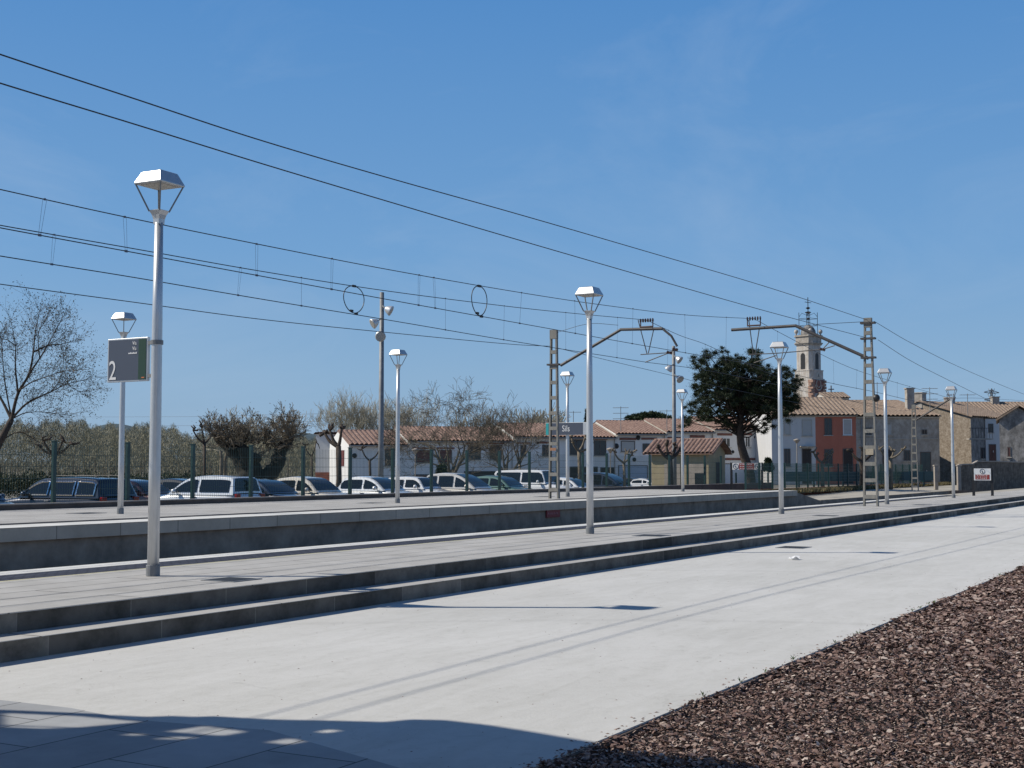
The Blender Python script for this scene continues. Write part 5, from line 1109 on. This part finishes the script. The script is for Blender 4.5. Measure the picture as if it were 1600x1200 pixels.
# row of pale feathery trees behind the roofs at left of centre
for k, (x, y, w_, lab) in enumerate([(520, 636, 50, 'leftmost pale feathery poplar behind the white terrace'), (548, 634, 46, 'tall pale feathery poplar above the left roof end'), (565, 640, 40, 'pale feathery poplar just left of the floodlight pole'), (584, 642, 44, 'pale feathery poplar directly behind the floodlight pole'), (603, 646, 40, 'pale feathery poplar between floodlight pole and thin lamp'), (628, 644, 44, 'pale feathery poplar right behind the thin lamp post'), (650, 642, 40, 'rightmost pale feathery poplar, beside the big bare tree')]):
    bare('far_poplar', lab, x, 210, y, w_, 'twigpale', 'twigpale', 5, 3, 5, 'pale poplars behind the white terrace', .15, 0, .50, .22, .22, minr=.016)
for k, (x, y) in enumerate([(830, 652), (845, 655), (858, 654), (740, 655)]):
    bare('far_tree', ['pale bare tree top above the roof behind the crooked tree', 'small bare tree top left of the middle mast over the roof', 'bare tree top touching the middle mast over the roof', 'pale tree top between the two bare trees over the roof'][k], x, 190, y, 40, 'twigpale', 'twigpale', 4, 3, 5, 'bare tree tops over the terrace roofs', .16, 0, .5, .2, .25, minr=.04)

# needle / leaf masses
def tufts(centres, n, size, lenr=(1, 1), flat=.6, m=None, parent=None, name='needles', elong=.35, upb=0.0, fuzz=0):
    cs = np.array([c[:3] for c in centres]); rs = np.array([c[3] for c in centres]); wgt = rs ** 2 / (rs ** 2).sum(); idx = rng.choice(len(cs), n, p=wgt)
    d = rng.normal(0, 1, (n, 3)); d /= np.linalg.norm(d, axis=1)[:, None]; rr = rng.random(n) ** .38
    if fuzz: rr = np.abs(rng.normal(0, .62, n))
    c = cs[idx] + d * (rs[idx] * rr)[:, None] * [1, 1, flat] - (woff(parent) if parent else 0)
    a = d + rng.normal(0, .6, (n, 3)) + [0, 0, upb]; a /= np.linalg.norm(a, axis=1)[:, None]; b = np.cross(a, rng.normal(0, 1, (n, 3))); b /= np.linalg.norm(b, axis=1)[:, None]; s_ = size * rng.uniform(.5, 1.3, (n, 1))
    P = np.stack([c - b * s_ * elong, c + b * s_ * elong, c + a * s_ * 1.6], 1).reshape(-1, 3)
    return npmesh(name, P, np.arange(n * 3).reshape(-1, 3), m, parent=parent, attr=rng.random(n), kind='stuff')
# the big dark pine
Dp = 96.0; base = at(1172, 760, Dp); base[2] = 0
t = thing('pine_tree', 'large dark pine with spreading irregular crown behind the warning board', 'tree', base)
T = Tree(); tk = [(1172, 765), (1171, 740), (1165, 720), (1158, 695), (1156, 670), (1158, 645), (1155, 618), (1150, 590)]
P_ = curve(None, P=[at(x, y, Dp) for x, y in tk], n=4); m = MB(); m.tube(P_, [.42 - .30 * i / (len(P_) - 1) for i in range(len(P_))], 9); m.build('trunk', M['bark'], t, smooth=True, W=True)
cl = [(1095, 572, 15), (1082, 562, 9), (1108, 556, 11), (1106, 590, 15), (1092, 612, 14), (1130, 560, 15), (1128, 548, 7), (1135, 585, 20), (1120, 615, 18), (1095, 638, 14), (1078, 640, 8), (1112, 640, 12), (1155, 575, 20), (1160, 600, 22), (1178, 560, 14), (1177, 550, 8), (1186, 552, 7), (1185, 585, 15), (1140, 630, 14), (1180, 615, 22), (1205, 605, 16), (1195, 585, 9), (1212, 590, 10), (1230, 585, 9), (1243, 592, 8), (1225, 610, 16), (1240, 612, 12), (1215, 632, 20), (1236, 632, 13), (1190, 640, 18), (1198, 660, 10), (1205, 650, 14), (1228, 645, 10),
      (1095, 655, 10), (1125, 660, 9), (1140, 663, 7), (1180, 668, 10), (1195, 672, 7), (1075, 655, 9), (1072, 665, 8), (1146, 603, 14), (1170, 635, 12), (1200, 620, 14), (1085, 590, 9), (1148, 560, 10), (1165, 565, 10), (1133, 660, 8), (1110, 658, 8)]
cl += [(x + rng.uniform(-4, 4), y + rng.uniform(-4, 4), 10) for x in range(1096, 1245, 13) for y in range(572 + int(abs(x - 1150) * .16), 650, 13)]
C_ = []
for x, y, r in cl:
    for _ in range(6): 
        rr = r * Dp / FPX * rng.uniform(.3, .75); C_.append((*at(x + rng.normal(0, r * .48), y + rng.normal(0, r * .42), Dp + rng.normal(0, 1.6)), rr))
m = MB(); 
for c in C_[::3]:
    j = rng.integers(len(P_) // 2, len(P_)); s0 = P_[j]; e = np.array(c[:3]); mid = (s0 + e) / 2 - [0, 0, .25]; m.tube([s0, mid, e], [.06, .04, .02], 4, cap=False)
m.build('limbs', mat('limb_bark', (.03, .022, .018), .95), t, W=True, kind='stuff')
tufts(C_, 260000, .08, m=M['pine'], parent=t, flat=.62, elong=.2, upb=.4, fuzz=1)
# dome shaped far pine above the roofs
Df = 150; b0 = at(1012, 760, Df); b0[2] = 0; t = thing('stone_pine', 'dome-shaped dark green pine crown showing above the terrace roofs', 'tree', b0)
MB().tube([b0, at(1012, 668, Df)], [.4, .25], 8).build('trunk', M['bark'], t, smooth=True, W=True)
tufts([(*at(x, y, Df + rng.normal(0, 1)), r * Df / FPX) for x, y, r in [(985, 654, 8), (995, 652, 9), (1008, 650, 10), (1020, 649, 10), (1032, 651, 9), (1043, 654, 8), (1015, 655, 10), (1000, 656, 9), (1035, 657, 8)]], 9000, .16, m=M['hedge'], parent=t, flat=.55, elong=.4, name='foliage')
# small cypress behind the roofs, shrub by the hut side
Dc = 135; b0 = at(917, 760, Dc); b0[2] = 0; t = thing('cypress', 'narrow dark cypress tip peeping over the roof beside the second lamp post', 'tree', b0); MB().tube([b0, at(917, 660, Dc)], [.15, .05], 6).build('trunk', M['bark'], t, W=True)
tufts([(*at(917, y, Dc), r * Dc / FPX) for y, r in [(640, 1.6), (644, 2.4), (649, 3), (655, 3.5), (662, 4), (675, 4)]], 1500, .12, m=M['pine'], parent=t, flat=1.3)
for lab, x, y, D, r, n in [('dark green shrub against the sunlit gable of the white town house', 1200, 727, 112, 9, 2500), ('small dark shrub below the smaller bare tree', 690, 742, 72, 12, 2000)]:
    b0 = at(x, y + r, D); b0[2] = min(b0[2], gz(b0[0], b0[1])) ; t = thing('shrub', lab, 'shrub', b0); MB().tube([b0, at(x, y, D)], .04, 5).build('stem', M['bark'], t, W=True)
    tufts([(*at(x + dx, y + dy, D), r * .6 * D / FPX) for dx, dy in ((0, 0), (-r * .4, r * .4), (r * .4, r * .5), (0, -r * .7))], n, .10, m=M['hedge'], parent=t, flat=1.1, elong=.45, name='foliage')
# clipped dark hedge behind the left cars
Cs = [(*at(x, 758 + rng.normal(0, 3), 58 + rng.normal(0, .5)), .55) for x in range(-60, 330, 7)]
tufts(Cs, 26000, .06, m=M['hedge'], flat=.9, elong=.45, name='hedge').__setitem__('label', 'low dark hedge behind the cars at the left'); bpy.data.objects['hedge']['category'] = 'hedge'; bpy.data.objects['hedge']['kind'] = 'stuff'
# distant leafless riverside wood
def wood():
    n = 260000; r1 = rng.random(n); r2 = rng.random(n)
    D = 150 + 130 * r2; x = -120 + 640 * r1
    top = 662 + 4 * np.sin(x * .045) + 4 * np.sin(x * .13 + 1) + 3 * np.sin(x * .31 + 2) + 16 * np.clip((x - 170) / 150, 0, 1) + 5 * np.clip((x - 400) / 80, 0, 1) + (1 - r2) * 9
    top = top + 3.0 * np.sin(x * .55 + r2 * 9) - 5 * np.clip((120 - x) / 100, 0, 1) + 7 * rng.random(n) ** 2 - 3
    zt = CZ + (732 - top) * D / FPX; zb = -1.3
    z = zb + (zt - zb) * rng.random(n) ** .62
    lat = (x - 800) * D / FPX; c = F0[None] * D[:, None] + RT[None] * lat[:, None]; c[:, 2] = z
    a = np.stack([rng.normal(0, .6, n), rng.normal(0, .6, n), np.ones(n)], 1); a /= np.linalg.norm(a, axis=1)[:, None]
    b = np.stack([rng.normal(0, 1, n), rng.normal(0, 1, n), 0 * a[:, 0]], 1); b /= np.linalg.norm(b, axis=1)[:, None]
    h = rng.uniform(.15, .5, (n, 1)); wd = rng.uniform(.02, .05, (n, 1))
    P = np.stack([c - b * wd, c + b * wd, c + a * h], 1).reshape(-1, 3)
    tone = np.clip(.5 + .25 * np.sin(x * .2) * np.sin(x * .07 + 2) + .22 * (z - 3) / 6 + rng.normal(0, .12, n), 0, 1)  # paler higher up: haze over the wood put into its tone
    npmesh('woodland', P, np.arange(n * 3).reshape(-1, 3), M['wood'], attr=tone, kind='stuff', label='olive brown leafless wood on the horizon at left', category='wood')
    # its trunks
    m = MB()
    for _ in range(420):
        x = rng.uniform(-110, 500); D = rng.uniform(150, 270); p = at(x, 740, D); p[2] = -1.3; h = rng.uniform(3.0, 4.6); m.tube([p, p + [rng.normal(0, .3), rng.normal(0, .3), h]], [.13, .03], 3, cap=False)
    m.build('woodland_trunks', M['barkgrey'], kind='stuff', label='thin bare trunks of the wood on the horizon at left', category='wood')
wood()
# distant hills
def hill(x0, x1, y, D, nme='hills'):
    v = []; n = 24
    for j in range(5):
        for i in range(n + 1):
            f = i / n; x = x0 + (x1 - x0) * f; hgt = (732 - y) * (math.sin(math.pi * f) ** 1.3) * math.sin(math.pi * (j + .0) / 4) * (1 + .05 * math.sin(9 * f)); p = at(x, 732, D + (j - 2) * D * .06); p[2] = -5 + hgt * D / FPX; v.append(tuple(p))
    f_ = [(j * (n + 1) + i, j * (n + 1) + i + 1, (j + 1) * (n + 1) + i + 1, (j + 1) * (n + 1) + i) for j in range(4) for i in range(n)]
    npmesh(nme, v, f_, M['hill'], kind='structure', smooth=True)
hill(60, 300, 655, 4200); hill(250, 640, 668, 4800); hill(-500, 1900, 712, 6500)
# specks of grit, leaf bits and spilled chips lying on the plaza
def grit():
    n1, n2 = 420, 420
    x1 = 6 + 22 * rng.random(n1) ** 1.6; y1 = 3.5 + 5.3 * rng.random(n1)
    x2 = 6 + 26 * rng.random(n2) ** 1.5; y2 = 3.44 + np.abs(rng.normal(0, .07, n2))
    X = np.r_[x1, x2]; Y = np.r_[y1, y2]; n = n1 + n2; L_ = np.r_[rng.uniform(.003, .011, n1), rng.uniform(.005, .018, n2)]; a = rng.random(n) * 6.28
    cs, sn = np.cos(a), np.sin(a); h = L_ * .35; P = np.zeros((n, 5, 3))
    for k, (u, v, q_) in enumerate([(-1, 0, 0), (0, -.45, 0), (1, .1, 0), (.1, .5, 0), (0, 0, 1)]): P[:, k, 0] = X + L_ * (u * cs - v * sn); P[:, k, 1] = Y + L_ * (u * sn + v * cs); P[:, k, 2] = .0006 + q_ * h
    ft = np.array([(0, 1, 4), (1, 2, 4), (2, 3, 4), (3, 0, 4)]); F = (np.arange(n)[:, None, None] * 5 + ft[None]).reshape(-1, 3)
    npmesh('grit', P.reshape(-1, 3), F, M['chips'], attr=np.repeat(rng.random(n) * .8, 4), kind='stuff', label='grit, leaf bits and spilled bark chips on the pale concrete', category='grit')
grit()
# weeds sprouting along the edge of the mulch
for k, (x, y) in enumerate([(1328, 993), (1335, 990), (1238, 1031), (1168, 1068), (1420, 950), (1438, 944), (1446, 942), (1410, 955), (1560, 899), (1200, 1052), (1300, 1005), (1112, 1090)]):
    c = onz(x, y, .0); c[1] = 3.44 + .012 * (k % 3); m = MB()
    for _ in range(4 + k % 3):
        a = rng.uniform(0, 6.28); d = np.array([math.cos(a), math.sin(a), 0]); h = rng.uniform(.015, .05); w_ = .005; s_ = np.array([-d[1], d[0], 0]) * w_
        m.add([c, c + d * .012 + s_ + [0, 0, h * .6], c + d * .03 + [0, 0, h], c + d * .012 - s_ + [0, 0, h * .6]], [(0, 1, 2, 3)])
    o = m.build('weed', M['weed']); o['label'] = 'tiny green weed sprouting along the mulch edge'; o['category'] = 'weed'; o['group'] = 'tiny weeds along the mulch edge'
# small street lamps of the car park and benches posts
for lab, x, yt, yb, D in [('small white globe street lamp in front of the red garage door', 649, 708, 745, 100), ('small street lamp in front of the pale blue garage', 954, 707, 750, 100), ('thin street lamp leaning before the white town house', 1246, 692, 757, 116)]:
    b0 = at(x, yb, D); b0[2] = gz(b0[0], b0[1]); t = thing('street_lamp', lab, 'street lamp', b0); zt = zat(yt, D) - b0[2]
    MB().tube([(0, 0, 0), (0, 0, zt)], .045, 8).build('pole', M['parcap'], t); MB().lathe((0, 0, zt), [(.05, -.05), (.28, .22), (.30, .28), (.06, .36)], 12).build('lantern', M['parcap'], t, smooth=True)
